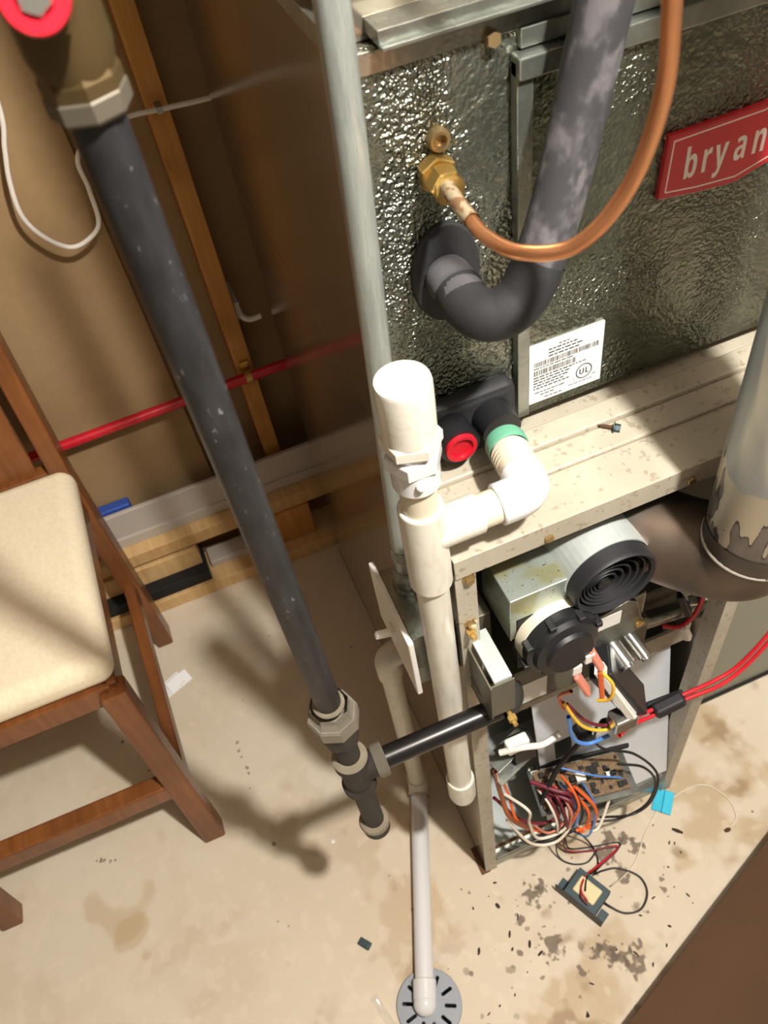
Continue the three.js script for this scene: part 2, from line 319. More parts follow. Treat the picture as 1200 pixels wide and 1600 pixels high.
// inducer box, shroud, ribbed roll
const mb = obj('inducer_box', [bx(0.053, 0.127, 0.9, 0.94, -0.058, 0.014, 0.0015), bx(0.053, 0.0545, 0.86, 0.9, -0.058, 0.014), bx(0.0545, 0.127, 0.862, 0.9, 0.0125, 0.014)],
  std({ color: 0xe6ebe6, metalness: 0.7, roughness: 0.4, map: tex(512, 512, (u, v) => {
    const a = fbm(u, v, 6, 4, 301), c = fbm(u, v, 50, 2, 309); let col = mixc(hx(0xb5bbb6), hx(0xd5dcd8), a);
    col = mixc(col, hx(0xb3a86a), ss(0.58, 0.74, fbm(u, v, 3, 3, 315)) * 0.55); return mixc(col, hx(0x3c362c), ss(0.83, 0.87, c)); }, true, [9]) }), furnace);
obj('box_flange', bx(0.05, 0.115, 0.9405, 0.949, -0.062, -0.058), M.darkMetal, mb);
{
  // arched sheet over the coil of black hose
  const cx = 0.17, cy = 0.922, R = 0.0525, pts = [];
  for (let i = 0; i <= 24; i++) { const t = Math.PI * (1.02 - 1.1 * i / 24); pts.push([cx + R * Math.cos(t), cy + R * Math.sin(t)]); }
  for (let i = 24; i >= 0; i--) { const t = Math.PI * (1.02 - 1.1 * i / 24); pts.push([cx + (R - 0.002) * Math.cos(t), cy + (R - 0.002) * Math.sin(t)]); }
  obj('inducer_shroud', plate(pts, 0.075).translate(0, 0, -0.06), M.bright, furnace);
  const roll = obj('inducer_housing', lathe(V(cx, cy, -0.07), V(0, 0, 1), [[0, 0], [0.0495, 0], [0.0495, 0.1], [0.047, 0.104], [0.0435, 0.101], [0.0435, 0.08], [0, 0.08]], 48), M.rubber, furnace);
  for (let k = 0; k < 5; k++) { const r = 0.041 - k * 0.0065; obj('cooling_rib', lathe(V(cx - 0.001 * k, cy - 0.003 * k, 0.008), V(0, 0, 1), [[r, 0], [r, 0.018 - k * 0.002], [r - 0.0012, 0.0195 - k * 0.002], [r - 0.003, 0.018 - k * 0.002], [r - 0.003, 0]], 40), M.rubber, roll); }
  obj('hub', cyl(V(cx - 0.005, cy - 0.014, 0.008), V(cx - 0.005, cy - 0.014, 0.02), 0.008, 20), M.blackPlastic, roll);
}
// pressure switch
{
  const a = V(0.103, 0.858, 0.016), d = V(0.05, 0.10, 1).normalize();
  const ps = obj('pressure_switch', lathe(a, d, [[0, 0], [0.047, 0], [0.047, 0.014], [0.044, 0.017], [0, 0.017]], 48), M.ring, furnace);
  const cap = obj('cap', lathe(a.clone().addScaledVector(d, 0.0145), d, [[0, 0], [0.0462, 0], [0.0462, 0.011], [0.041, 0.014], [0.039, 0.0205], [0.03, 0.024], [0.028, 0.029], [0, 0.029]], 48), M.blackPlastic, ps);
  for (let k = 0; k < 8; k++) { const t = k / 8 * 6.283 + 0.3; const c = a.clone().add(V(0.0465 * Math.cos(t), 0.0465 * Math.sin(t), 0.017)); obj('clip', bx(c.x - 0.004, c.x + 0.004, c.y - 0.004, c.y + 0.004, c.z - 0.002, c.z + 0.012, 0.001), M.blackPlastic, ps); }
  for (const [x, y] of [[0.113, 0.825], [0.128, 0.84]]) obj('terminal', bx(x - 0.006, x + 0.006, y - 0.011, y + 0.007, 0.04, 0.062, 0.0015), M.whitePlastic, ps);
  obj('bracket', bx(0.06, 0.15, 0.79, 0.9, 0.004, 0.015, 0.002), M.darkMetal, ps);
}
// wire spades in pink sleeves
obj('wire_connector', [beam(V(0.113, 0.81, 0.058), V(0.128, 0.765, 0.066), 0.014, 0.007, 0.003)], M.pinkInsul, furnace);
obj('wire_connector', [beam(V(0.13, 0.85, 0.055), V(0.142, 0.812, 0.066), 0.011, 0.007, 0.003)], M.pinkInsul, furnace);
obj('wire_connector', [beam(V(0.14, 0.81, 0.066), V(0.146, 0.745, 0.07), 0.008, 0.006, 0.002)], M.orangeWire, furnace);
obj('wire', tube([[0.14, 0.81, 0.066], [0.152, 0.785, 0.078], [0.15, 0.755, 0.08], [0.14, 0.74, 0.07]], 0.0022, 30, 8), M.yellowWire, furnace);
// gas valve
{
  const gv = obj('gas_valve', bx(0.17, 0.25, 0.70, 0.80, -0.055, -0.006, 0.004), M.zinc, furnace);
  obj('cover_plate', plate([[0.158, 0.735], [0.17, 0.80], [0.215, 0.815], [0.228, 0.805], [0.24, 0.76], [0.25, 0.735], [0.16, 0.725]], 0.004, 0.0008).translate(0, 0, -0.002), M.zinc, gv);
  tag(obj('sticker', bx(0.165, 0.208, 0.772, 0.8, 0.0028, 0.0032), M.label, gv), 'white sticker');
  obj('screw', cyl(V(0.238, 0.75, 0.002), V(0.238, 0.75, 0.006), 0.006, 18), M.brass, gv);
  for (const [x, y, r] of [[0.203, 0.716, 0.0125], [0.229, 0.718, 0.009]]) { const p = obj('outlet_port', cyl(V(x, y, -0.01), V(x + 0.006, y - 0.01, 0.03), r, 28), M.steelBright, gv); obj('port_plug', cyl(V(x + 0.006, y - 0.01, 0.03), V(x + 0.0065, y - 0.011, 0.034), r * 0.7, 20), M.steelBright, p); }
  obj('coil_block', beam(V(0.172, 0.73, 0.02), V(0.222, 0.62, 0.045), 0.045, 0.03, 0.003), M.blackPlastic, gv);
  obj('terminal_strip', beam(V(0.162, 0.745, 0.034), V(0.205, 0.63, 0.062), 0.018, 0.012, 0.002), M.whitePlastic, gv);
  obj('terminal_end', bx(0.178, 0.212, 0.6, 0.63, 0.045, 0.07, 0.003), M.steelBright, gv);
}
// burner box and bracket
{
  const bm = std({ color: 0x9a9486, map: zincMap, metalness: 0.35, roughness: 0.5 });
  const bb = obj('burner_box', [bx(0.045, 0.26, 0.64, 0.735, -0.1, -0.004, 0.002), bx(0.03, 0.05, 0.715, 0.86, -0.1, -0.03, 0.002)], bm, furnace);
  obj('burner_deck', bx(0.022, 0.25, 0.748, 0.752, -0.16, 0.002, 0.001), bm, bb);
  obj('burner_back', bx(0.03, 0.3, 0.752, 0.86, -0.162, -0.158, 0.001), M.zinc, bb);
  tag(obj('sticker', bx(0.073, 0.113, 0.648, 0.7, -0.004, -0.0034), M.label, bb), 'faded paper sticker');
  const s = new THREE.Shape([[0.028, 0.862], [0.028, 0.772], [-0.03, 0.762], [-0.047, 0.768], [-0.06, 0.79], [-0.06, 0.862]].map(p => new THREE.Vector2(p[0], p[1])));
  const hole = new THREE.Path(); hole.absellipse(-0.012, 0.797, 0.019, 0.0045, 0, Math.PI * 2, false, 0.1); s.holes.push(hole);
  const brk = muv(new THREE.ExtrudeGeometry(s, { depth: 0.002, bevelEnabled: false, curveSegments: 20 }));
  brk.rotateY(Math.PI / 2); brk.translate(0.006, 0, 0);
  const mbk = obj('manifold_bracket', [brk, bx(0.008, 0.036, 0.79, 0.862, 0.056, 0.058)], bm, furnace);
  obj('bracket_strip', bx(0.012, 0.034, 0.862, 0.868, -0.01, 0.056, 0.001), M.bright, mbk);
  for (const [x, y, z] of [[0.01, 0.9, 0.002], [0.03, 0.775, 0.058]]) obj('bolt', [hex(V(x, y, z), V(x, y, z + 0.008), 0.0055), cyl(V(x, y, z - 0.006), V(x, y, z + 0.014), 0.003, 14)], M.brass, mbk);
}
// white harness clip and loose bracket below the burners
obj('harness_clip', [tube([[0.04, 0.53, 0.0], [0.07, 0.545, 0.012], [0.1, 0.535, 0.016], [0.13, 0.53, 0.01]], 0.005, 30, 8), bx(0.05, 0.085, 0.52, 0.545, -0.01, 0.008, 0.004)], M.whitePlastic, furnace);
obj('switch_bracket', [beam(V(0.03, 0.44, 0.0), V(0.095, 0.45, -0.02), 0.03, 0.003), beam(V(0.03, 0.47, -0.01), V(0.095, 0.48, -0.03), 0.03, 0.003)], M.zinc, furnace);
obj('rollout_switch', bx(0.065, 0.1, 0.455, 0.5, -0.03, 0.0, 0.003), M.blackPlastic, furnace);

// blower compartment panel, pale blue grey, leaning a little
{
  const ds = new THREE.Shape([[-0.124, 0], [0.124, 0], [0.124, 0.4], [-0.124, 0.4]].map(q => new THREE.Vector2(...q)));
  ds.holes.push(new THREE.Path([[-0.092, 0.19], [-0.064, 0.19], [-0.062, 0.193], [-0.062, 0.237], [-0.064, 0.24], [-0.092, 0.24], [-0.094, 0.237], [-0.094, 0.193]].map(q => new THREE.Vector2(...q))));
  const p = obj('blower_door', muv(new THREE.ExtrudeGeometry(ds, { depth: 0.002, bevelEnabled: false })).translate(0, 0, -0.001), M.deck, furnace);
  p.rotation.x = -0.2; p.position.set(0.2525, 0.114, 0.0);
  obj('turned_edge', bx(0.121, 0.124, 0, 0.4, -0.014, 0.0), M.deck, p);
  for (const [x, y] of [[0.03, 0.2], [0.05, 0.195]]) obj('rivet', cyl(V(x, y, 0.001), V(x, y, 0.002), 0.0018, 10), M.black, p);
}
// control board
{
  const cb = obj('control_board', bx(-0.075, 0.075, 0, 0.0018, -0.034, 0.03), M.pcb, furnace);
  cb.position.set(0.182, 0.285, 0.008); cb.rotation.set(0.02, -0.16, -0.06);
  obj('board_tray', [bx(-0.08, 0.09, -0.016, -0.012, -0.04, 0.036), bx(-0.08, 0.09, -0.016, 0.006, -0.042, -0.039), bx(-0.08, -0.077, -0.016, 0.002, -0.04, 0.036)], M.zinc, cb);
  obj('edge_strip', bx(-0.07, 0.098, 0.002, 0.014, -0.041, -0.035, 0.002), M.black, cb);
  const cm = [M.black, M.blackPlastic, M.whitePlastic, M.darkMetal, M.pcb, M.maroonWire];
  for (let k = 0; k < 56; k++) { const x = -0.068 + rnd() * 0.136, z = -0.03 + rnd() * 0.052, w = 0.003 + rnd() * 0.009, d = 0.003 + rnd() * 0.007, h = 0.003 + rnd() * 0.009; obj('board_component', bx(x, x + w, 0.0018, h, z, z + d, 0.0008), cm[Math.floor(rnd() * rnd() * 6)], cb); }
  obj('relay', bx(-0.01, 0.006, 0.0018, 0.016, -0.01, 0.004, 0.001), M.whitePlastic, cb);
  for (let k = 0; k < 8; k++) { const x = -0.07 + k * 0.006; obj('terminal_post', bx(x, x + 0.004, 0.0018, 0.016, 0.012, 0.02, 0.001), k % 3 ? M.maroonWire : M.whitePlastic, cb); }
}
// wiring inside
const wire = (pts, m, r = 0.0022, parent = furnace) => obj('wire', tube(pts, r, Math.max(24, pts.length * 10), 8), m, parent);
wire([[0.030, 0.470, 0.000], [0.036, 0.380, 0.006], [0.038, 0.345, 0.032], [0.066, 0.280, 0.040]], M.brownWire, 0.004);
wire([[0.040, 0.440, -0.020], [0.050, 0.360, 0.000], [0.051, 0.315, 0.032], [0.086, 0.250, 0.045]], M.orangeWire);
wire([[0.045, 0.360, 0.000], [0.066, 0.365, 0.040], [0.068, 0.305, 0.040], [0.081, 0.240, 0.050], [0.126, 0.245, 0.055], [0.136, 0.295, 0.040]], M.whiteWire, 0.0026);
wire([[0.032, 0.335, 0.030], [0.066, 0.235, 0.050], [0.106, 0.215, 0.060], [0.136, 0.245, 0.055], [0.141, 0.285, 0.040]], M.whiteWire, 0.0026);
wire([[0.146, 0.275, 0.040], [0.156, 0.225, 0.056], [0.186, 0.195, 0.064], [0.221, 0.235, 0.040]], M.whiteWire, 0.0026);
wire([[0.076, 0.285, 0.040], [0.096, 0.250, 0.050], [0.121, 0.250, 0.050], [0.146, 0.285, 0.040]], M.pinkInsul);
wire([[0.151, 0.315, 0.020], [0.171, 0.270, 0.050], [0.166, 0.225, 0.060], [0.146, 0.225, 0.060]], M.orangeWire, 0.003);
wire([[0.161, 0.315, 0.020], [0.183, 0.275, 0.050], [0.181, 0.225, 0.060], [0.156, 0.205, 0.060]], M.orangeWire, 0.003);
wire([[0.026, 0.365, 0.000], [0.066, 0.265, 0.020], [0.116, 0.235, 0.032], [0.146, 0.275, 0.020]], M.maroonWire, 0.003);
wire([[0.096, 0.335, -0.010], [0.126, 0.335, 0.020], [0.146, 0.325, 0.032], [0.156, 0.285, 0.035]], M.maroonWire, 0.004);
wire([[0.106, 0.315, 0.000], [0.136, 0.315, 0.030], [0.146, 0.305, 0.040], [0.151, 0.265, 0.040]], M.maroonWire, 0.004);
wire([[0.151, 0.335, -0.010], [0.196, 0.325, 0.020], [0.246, 0.285, 0.030]], M.blueWire, 0.0016);
wire([[0.176, 0.315, 0.020], [0.186, 0.265, 0.050], [0.166, 0.205, 0.070], [0.151, 0.165, 0.040]], M.blueWire, 0.0016);
wire([[0.046, 0.275, 0.030], [0.066, 0.205, 0.040], [0.106, 0.185, 0.045], [0.146, 0.195, 0.050]], M.blackWire, 0.003);
for (let k = 0; k < 9; k++) {
  const x = 0.105 + (k % 5) * 0.012 + rnd() * 0.006, y = 0.3 + rnd() * 0.05;
  wire([[x, y, 0.0 + rnd() * 0.01], [x + 0.004, y + 0.004, 0.03], [x + 0.008, y - 0.03, 0.05], [x - 0.01 + rnd() * 0.02, y - 0.075, 0.055], [x + 0.02 * rnd(), y - 0.12, 0.04]], [M.maroonWire, M.maroonWire, M.redWire, M.orangeWire, M.blackWire, M.whiteWire, M.maroonWire, M.pinkInsul, M.blueWire][k], 0.0024);
}
// blue / yellow wires from the valve
wire([[0.125, 0.64, 0.035], [0.133, 0.575, 0.04], [0.155, 0.545, 0.045], [0.185, 0.555, 0.05]], M.blueWire, 0.003);
wire([[0.118, 0.68, 0.03], [0.14, 0.62, 0.045], [0.17, 0.59, 0.052], [0.195, 0.6, 0.058]], M.yellowWire, 0.0025);
wire([[0.124, 0.67, 0.03], [0.145, 0.63, 0.045], [0.172, 0.6, 0.05], [0.195, 0.605, 0.052]], M.maroonWire, 0.0025);
wire([[0.115, 0.75, 0.05], [0.112, 0.7, 0.03], [0.12, 0.66, 0.03]], M.orangeWire, 0.0025);
// black probe leads over the tilted panel
obj('lead_connector', beam(V(0.155, 0.53, 0.02), V(0.175, 0.50, 0.02), 0.03, 0.014, 0.005), M.blackPlastic, furnace);
obj('lead_connector', beam(V(0.185, 0.55, 0.03), V(0.212, 0.535, 0.03), 0.016, 0.014, 0.005), M.blackPlastic, furnace);
wire([[0.175, 0.52, 0.02], [0.178, 0.44, 0.0], [0.14, 0.37, 0.0], [0.1, 0.31, 0.02]], M.blackWire, 0.0045);
wire([[0.185, 0.52, 0.02], [0.195, 0.44, 0.01], [0.215, 0.4, 0.015], [0.26, 0.37, 0.03], [0.3, 0.29, 0.05], [0.295, 0.2, 0.06], [0.26, 0.17, 0.06], [0.2, 0.2, 0.05]], M.blackWire, 0.0022);
wire([[0.23, 0.36, 0.03], [0.27, 0.34, 0.045], [0.296, 0.27, 0.055], [0.285, 0.19, 0.06], [0.24, 0.16, 0.055], [0.19, 0.16, 0.04]], M.blackWire, 0.0022);
// right side harness
wire([[0.215, 0.85, -0.03], [0.228, 0.82, -0.025], [0.235, 0.78, -0.03]], M.redWire, 0.0035);
wire([[0.24, 0.79, -0.04], [0.28, 0.82, -0.06], [0.31, 0.84, -0.08]], M.maroonWire, 0.002);
wire([[0.32, 0.80, -0.03], [0.345, 0.77, -0.02], [0.345, 0.70, -0.01], [0.325, 0.66, -0.01], [0.30, 0.66, -0.02]], M.redWire, 0.003);
wire([[0.33, 0.82, -0.04], [0.352, 0.77, -0.03], [0.35, 0.69, -0.012], [0.33, 0.65, -0.012]], M.maroonWire, 0.003);
for (const [a, b, m] of [[V(0.292, 0.80, -0.03), V(0.306, 0.765, -0.02), M.zinc], [V(0.312, 0.76, -0.02), V(0.325, 0.73, -0.01), M.zinc], [V(0.314, 0.735, -0.018), V(0.328, 0.69, -0.008), M.blackPlastic], [V(0.325, 0.66, -0.008), V(0.332, 0.635, 0.0), M.whitePlastic]]) obj('wire_connector', beam(a, b, 0.012, 0.01, 0.003), m, furnace);
obj('gas_manifold', beam(V(0.22, 0.69, -0.03), V(0.37, 0.66, -0.03), 0.022, 0.022, 0.008), M.zinc, furnace);
// red lead with black sleeve running out of the furnace to the right
{
  const t = thing('red_lead', 'pair of red wires in a black sleeve running out right', 'wire');
  obj('wire', tube([[0.19, 0.585, 0.06], [0.22, 0.565, 0.045], [0.26, 0.55, 0.04], [0.31, 0.56, 0.042], [0.35, 0.577, 0.048], [0.385, 0.6, 0.05], [0.42, 0.672, 0.05], [0.46, 0.76, 0.04], [0.5, 0.85, 0.0]], 0.003, 80, 8), M.redWire, t);
  obj('wire', tube([[0.19, 0.578, 0.064], [0.22, 0.556, 0.05], [0.26, 0.544, 0.046], [0.31, 0.556, 0.048], [0.355, 0.574, 0.056], [0.392, 0.603, 0.056], [0.427, 0.67, 0.054], [0.465, 0.755, 0.045], [0.505, 0.845, 0.005]], 0.003, 80, 8), M.redWire, t);
  obj('sleeve', [beam(V(0.262, 0.546, 0.043), V(0.308, 0.557, 0.045), 0.02, 0.022, 0.006), beam(V(0.262, 0.53, 0.03), V(0.32, 0.535, 0.035), 0.02, 0.012, 0.004)], M.rubber, t);
}

// ---------------------------------------------------------------- coil case
{
  const t = thing('coil_case', 'galvanised evaporator coil case with red badge standing on the furnace', 'cabinet');
  const y0 = FH + 0.012, y1 = 1.452, CW = 0.475;
  obj('case_body', bx(0, CW, FH + 0.0005, y1, FD, -0.145, 0.001), M.side, t);
  // front left panel with holes for lines and drain
  const s = new THREE.Shape([[0.001, y0], [CW - 0.001, y0], [CW - 0.001, y1], [0.001, y1]].map(p => new THREE.Vector2(...p)));
  obj('front_panel', muv(new THREE.ExtrudeGeometry(s, { depth: 0.008, bevelEnabled: true, bevelSize: 0.0008, bevelThickness: 0.0008, bevelSegments: 1 })).translate(0, 0, -0.145), M.coil, t);
  // door panel: raised, with turned edges
  const d = obj('door_panel', [bx(0.135, CW, 1.052, 1.418, -0.1365, -0.1265, 0.0015)], M.coilDoor, t);
  obj('door_flange', [bx(0.134, 0.148, 1.052, 1.418, -0.136, -0.1245, 0.0015), bx(0.134, CW, 1.405, 1.422, -0.136, -0.12, 0.002)], M.zinc, d);
  // top lip
  obj('top_flange', [bx(-0.002, CW, 1.436, 1.452, -0.14, -0.134, 0.001), bx(0.14, CW, 1.424, 1.438, -0.137, -0.13, 0.001)], M.zinc, t);
  // rating label
  const c = document.createElement('canvas'); c.width = 512; c.height = 448; const x = c.getContext('2d');
  x.fillStyle = '#e9e8e4'; x.fillRect(0, 0, 512, 448); x.fillStyle = '#33343a';
  let sd = 5; const rr = () => { sd = (sd * 1103515245 + 12345) & 0x7fffffff; return sd / 0x7fffffff; };
  const bar = (bx0, bx1, by, bh) => { for (let q = bx0; q < bx1;) { const w = 2 + rr() * 6; x.fillRect(q, by, w, bh); q += w + 2 + rr() * 5; } };
  const lines = (lx, ly, n, len, gap = 19, hh = 8) => { for (let k = 0; k < n; k++) { for (let q = lx; q < lx + len * (0.8 + rr() * 0.2);) { const w = 12 + rr() * 30; x.fillRect(q, ly + k * gap, w, hh); q += w + 7; } } };
  lines(200, 34, 1, 80); lines(130, 56, 3, 210, 24, 10); bar(30, 480, 128, 36); lines(30, 172, 1, 270); bar(30, 320, 192, 40); lines(30, 242, 5, 260, 22, 10); lines(300, 240, 1, 90); lines(40, 366, 1, 190); lines(80, 390, 1, 110); lines(110, 420, 1, 130); lines(280, 404, 1, 200, 19, 6);
  x.lineWidth = 8; x.strokeStyle = '#3a3b40'; x.beginPath(); x.arc(388, 330, 54, 0, 7); x.stroke(); x.font = 'bold 60px sans-serif'; x.textAlign = 'center'; x.fillText('UL', 388, 351); x.font = 'bold 24px sans-serif'; x.fillText('c', 318, 384); x.fillText('us', 462, 384);
  const lt = new THREE.CanvasTexture(c); lt.colorSpace = THREE.SRGBColorSpace;
  const lg = new THREE.PlaneGeometry(0.084, 0.077); lg.translate(0.1885, 1.105, -0.1239);
  tag(obj('rating_label', lg, std({ map: lt, roughness: 0.45 }), t), 'white rating label with barcodes');
  obj('label_stock', bx(0.1465, 0.2305, 1.0665, 1.1435, -0.1265, -0.1241), M.label, t);
  // red badge
  const badge = obj('badge', plate([[0.272, 1.264], [0.275, 1.32], [0.37, 1.321], [0.3985, 1.3335], [0.3985, 1.268], [0.387, 1.2645], [0.352, 1.2545], [0.31, 1.258]], 0.004, 0.0008).translate(0, 0, -0.126), phys({ color: 0xb81824, roughness: 0.25, clearcoat: 0.5 }), t);
  const bc = document.createElement('canvas'); bc.width = 1024; bc.height = 640; const b = bc.getContext('2d');
  const U = X => (X - 0.27) / 0.13 * 1024, W = Y => (1.336 - Y) / 0.0813 * 640;
  b.fillStyle = '#c41a2a'; b.fillRect(0, 0, 1024, 640); b.strokeStyle = '#ecdcd8'; b.lineWidth = 11; b.beginPath();
  [[0.2775, 1.2685], [0.2797, 1.315], [0.369, 1.316], [0.3985, 1.328]].forEach((p, i) => i ? b.lineTo(U(p[0]), W(p[1])) : b.moveTo(U(p[0]), W(p[1]))); b.stroke();
  b.beginPath(); [[0.2775, 1.2685], [0.311, 1.2635], [0.351, 1.2605], [0.385, 1.2695], [0.3985, 1.273]].forEach((p, i) => i ? b.lineTo(U(p[0]), W(p[1])) : b.moveTo(U(p[0]), W(p[1]))); b.stroke();
  b.fillStyle = '#e9e2dc'; b.font = 'bold 235px sans-serif';
  [['b', 0.2925], ['r', 0.3105], ['y', 0.324], ['a', 0.3435], ['n', 0.362], ['t', 0.382]].forEach(([ch, X], k) => { b.save(); b.translate(U(X), W(1.2755 + k * 0.0004)); b.scale(0.84, 1.32); b.fillText(ch, 0, 0); b.restore(); });
  const bt = new THREE.CanvasTexture(bc); bt.colorSpace = THREE.SRGBColorSpace;
  const fs = new THREE.ShapeGeometry(new THREE.Shape([[0.2735, 1.2655], [0.2762, 1.3188], [0.3698, 1.3198], [0.3975, 1.332], [0.3975, 1.269], [0.3865, 1.2657], [0.3518, 1.2557], [0.3105, 1.2592]].map(p => new THREE.Vector2(...p))));
  { const uv = fs.attributes.uv, p = fs.attributes.position; for (let i = 0; i < uv.count; i++) uv.setXY(i, (p.getX(i) - 0.27) / 0.13, 1 - (1.336 - p.getY(i)) / 0.0813); }
  fs.translate(0, 0, -0.1209);
  tag(obj('lettering', fs, phys({ map: bt, roughness: 0.25, clearcoat: 0.4 }), badge), 'white lowercase name on red');
  // foam grommet around the suction line, access port, screws
  const gs = new THREE.Shape(); gs.absellipse(0.069, 1.256, 0.03, 0.047, 0, Math.PI * 2);
  obj('foam_grommet', muv(new THREE.ExtrudeGeometry(gs, { depth: 0.006, bevelEnabled: true, bevelSize: 0.002, bevelThickness: 0.002, curveSegments: 40 })).translate(0, 0, -0.138), M.foamDark, t);
  obj('access_port', lathe(V(0.0715, 1.376, -0.137), V(0, 0, 1), [[0.0095, 0], [0.0095, 0.006], [0.008, 0.009], [0.0055, 0.009], [0.005, 0.003], [0, 0.003]], 28), M.screw, t);
  for (const [x1, y2] of [[0.118, 1.437]]) obj('screw', hex(V(x1, y2, -0.135), V(x1, y2, -0.127), 0.006), M.screw, t);
  // drain pan outlet moulding
  const dp = obj('drain_pan_outlet', bx(0.03, 0.13, 1.05, 1.115, -0.14, -0.115, 0.012), M.foamDark, t);
  obj('outlet_boss', cyl(V(0.052, 1.085, -0.12), V(0.052, 1.085, -0.088), 0.021, 32), M.blackPlastic, dp);
  obj('outlet_boss', cyl(V(0.098, 1.085, -0.12), V(0.098, 1.085, -0.088), 0.021, 32), M.blackPlastic, dp);
  tag(obj('drain_plug', lathe(V(0.052, 1.085, -0.0885), V(0, 0, 1), [[0.017, 0], [0.017, 0.003], [0.0165, 0.0045], [0.0125, 0.0045], [0.012, 0.001], [0, 0.001]], 32), M.red, dp), 'red drain plug');
}
// supply plenum above the coil
{
  const t = thing('plenum_duct', 'grey sheet metal plenum duct resting on the coil case', 'duct');
  obj('duct_body', bx(0.012, FW + 0.06, 1.4535, 2.3, FD + 0.05, -0.15), M.side, t);
  obj('duct_flange', [bx(0.03, FW + 0.07, 1.456, 1.468, -0.15, -0.122, 0.001), bx(0.03, FW + 0.07, 1.456, 1.459, -0.15, -0.116, 0.001)], M.zinc, t);
  obj('duct_flange', bx(-0.002, 0.014, 1.454, 1.47, FD + 0.05, -0.15, 0.001), M.zinc, t);
}

// ---------------------------------------------------------------- refrigerant lines
{
  const t = thing('suction_line', 'thick pipe in dark grey foam insulation bending up from the coil', 'pipe');
  const up = tube([[0.112, 1.281, -0.0568], [0.118, 1.291, -0.0585], [0.14, 1.33, -0.07], [0.163, 1.39, -0.083], [0.18, 1.457, -0.088], [0.2, 1.55, -0.092], [0.22, 1.7, -0.092], [0.23, 2.0, -0.092]], 0.0205, 120, 28);
  obj('insulation', up, M.foam, t);
  obj('bent_insulation', tube([[0.068, 1.256, -0.105], [0.068, 1.253, -0.085], [0.074, 1.254, -0.066], [0.088, 1.258, -0.057], [0.103, 1.268, -0.056], [0.113, 1.2825, -0.057], [0.12, 1.2935, -0.0595]], 0.0216, 50, 28), M.foamDark, t);
  obj('insulation_wrap', [lathe(V(0.067, 1.258, -0.1295), V(0.02, -0.05, 1), [[0, 0], [0.019, 0], [0.0205, 0.006], [0.0205, 0.022], [0.018, 0.03], [0, 0.03]], 28), lathe(V(0.067, 1.257, -0.108), V(0.05, -0.05, 1), [[0, 0], [0.0185, 0], [0.02, 0.005], [0.0205, 0.016], [0.017, 0.026], [0, 0.026]], 28)], std({ color: 0x5c5a5e, roughness: 0.6, bumpMap: fine, bumpScale: 0.0005 }), t);
}
{
  const t = thing('liquid_line', 'bare bright copper tube curving from brass nut on the coil', 'pipe');
  obj('tube', tube([[0.061, 1.357, -0.09], [0.058, 1.358, -0.05], [0.057, 1.36, -0.02], [0.064, 1.367, 0.018], [0.091, 1.377, 0.042], [0.118, 1.413, 0.052], [0.13, 1.465, 0.057], [0.126, 1.516, 0.06], [0.118, 1.6, 0.06], [0.12, 1.9, 0.03]], 0.0054, 140, 20), M.copper, t);
  obj('brazed_end', tube([[0.064, 1.356, -0.105], [0.061, 1.357, -0.09], [0.0585, 1.3578, -0.06], [0.0578, 1.3585, -0.045]], 0.0061, 20, 20), M.copperOld, t);
  const d = V(-0.06, 0.01, 1).normalize(), a = V(0.067, 1.352, -0.1355), at = (k) => a.clone().addScaledVector(d, k);
  obj('fitting_body', [hex(at(0), at(0.014), 0.0155), cyl(at(0.012), at(0.018), 0.011, 24)], M.brass, t);
  obj('flare_nut', [hex(at(0.0165), at(0.034), 0.014, 0.4), lathe(at(0.033), d, [[0, 0], [0.0125, 0], [0.0115, 0.004], [0.008, 0.005], [0, 0.005]], 28)], M.brass, t);
}

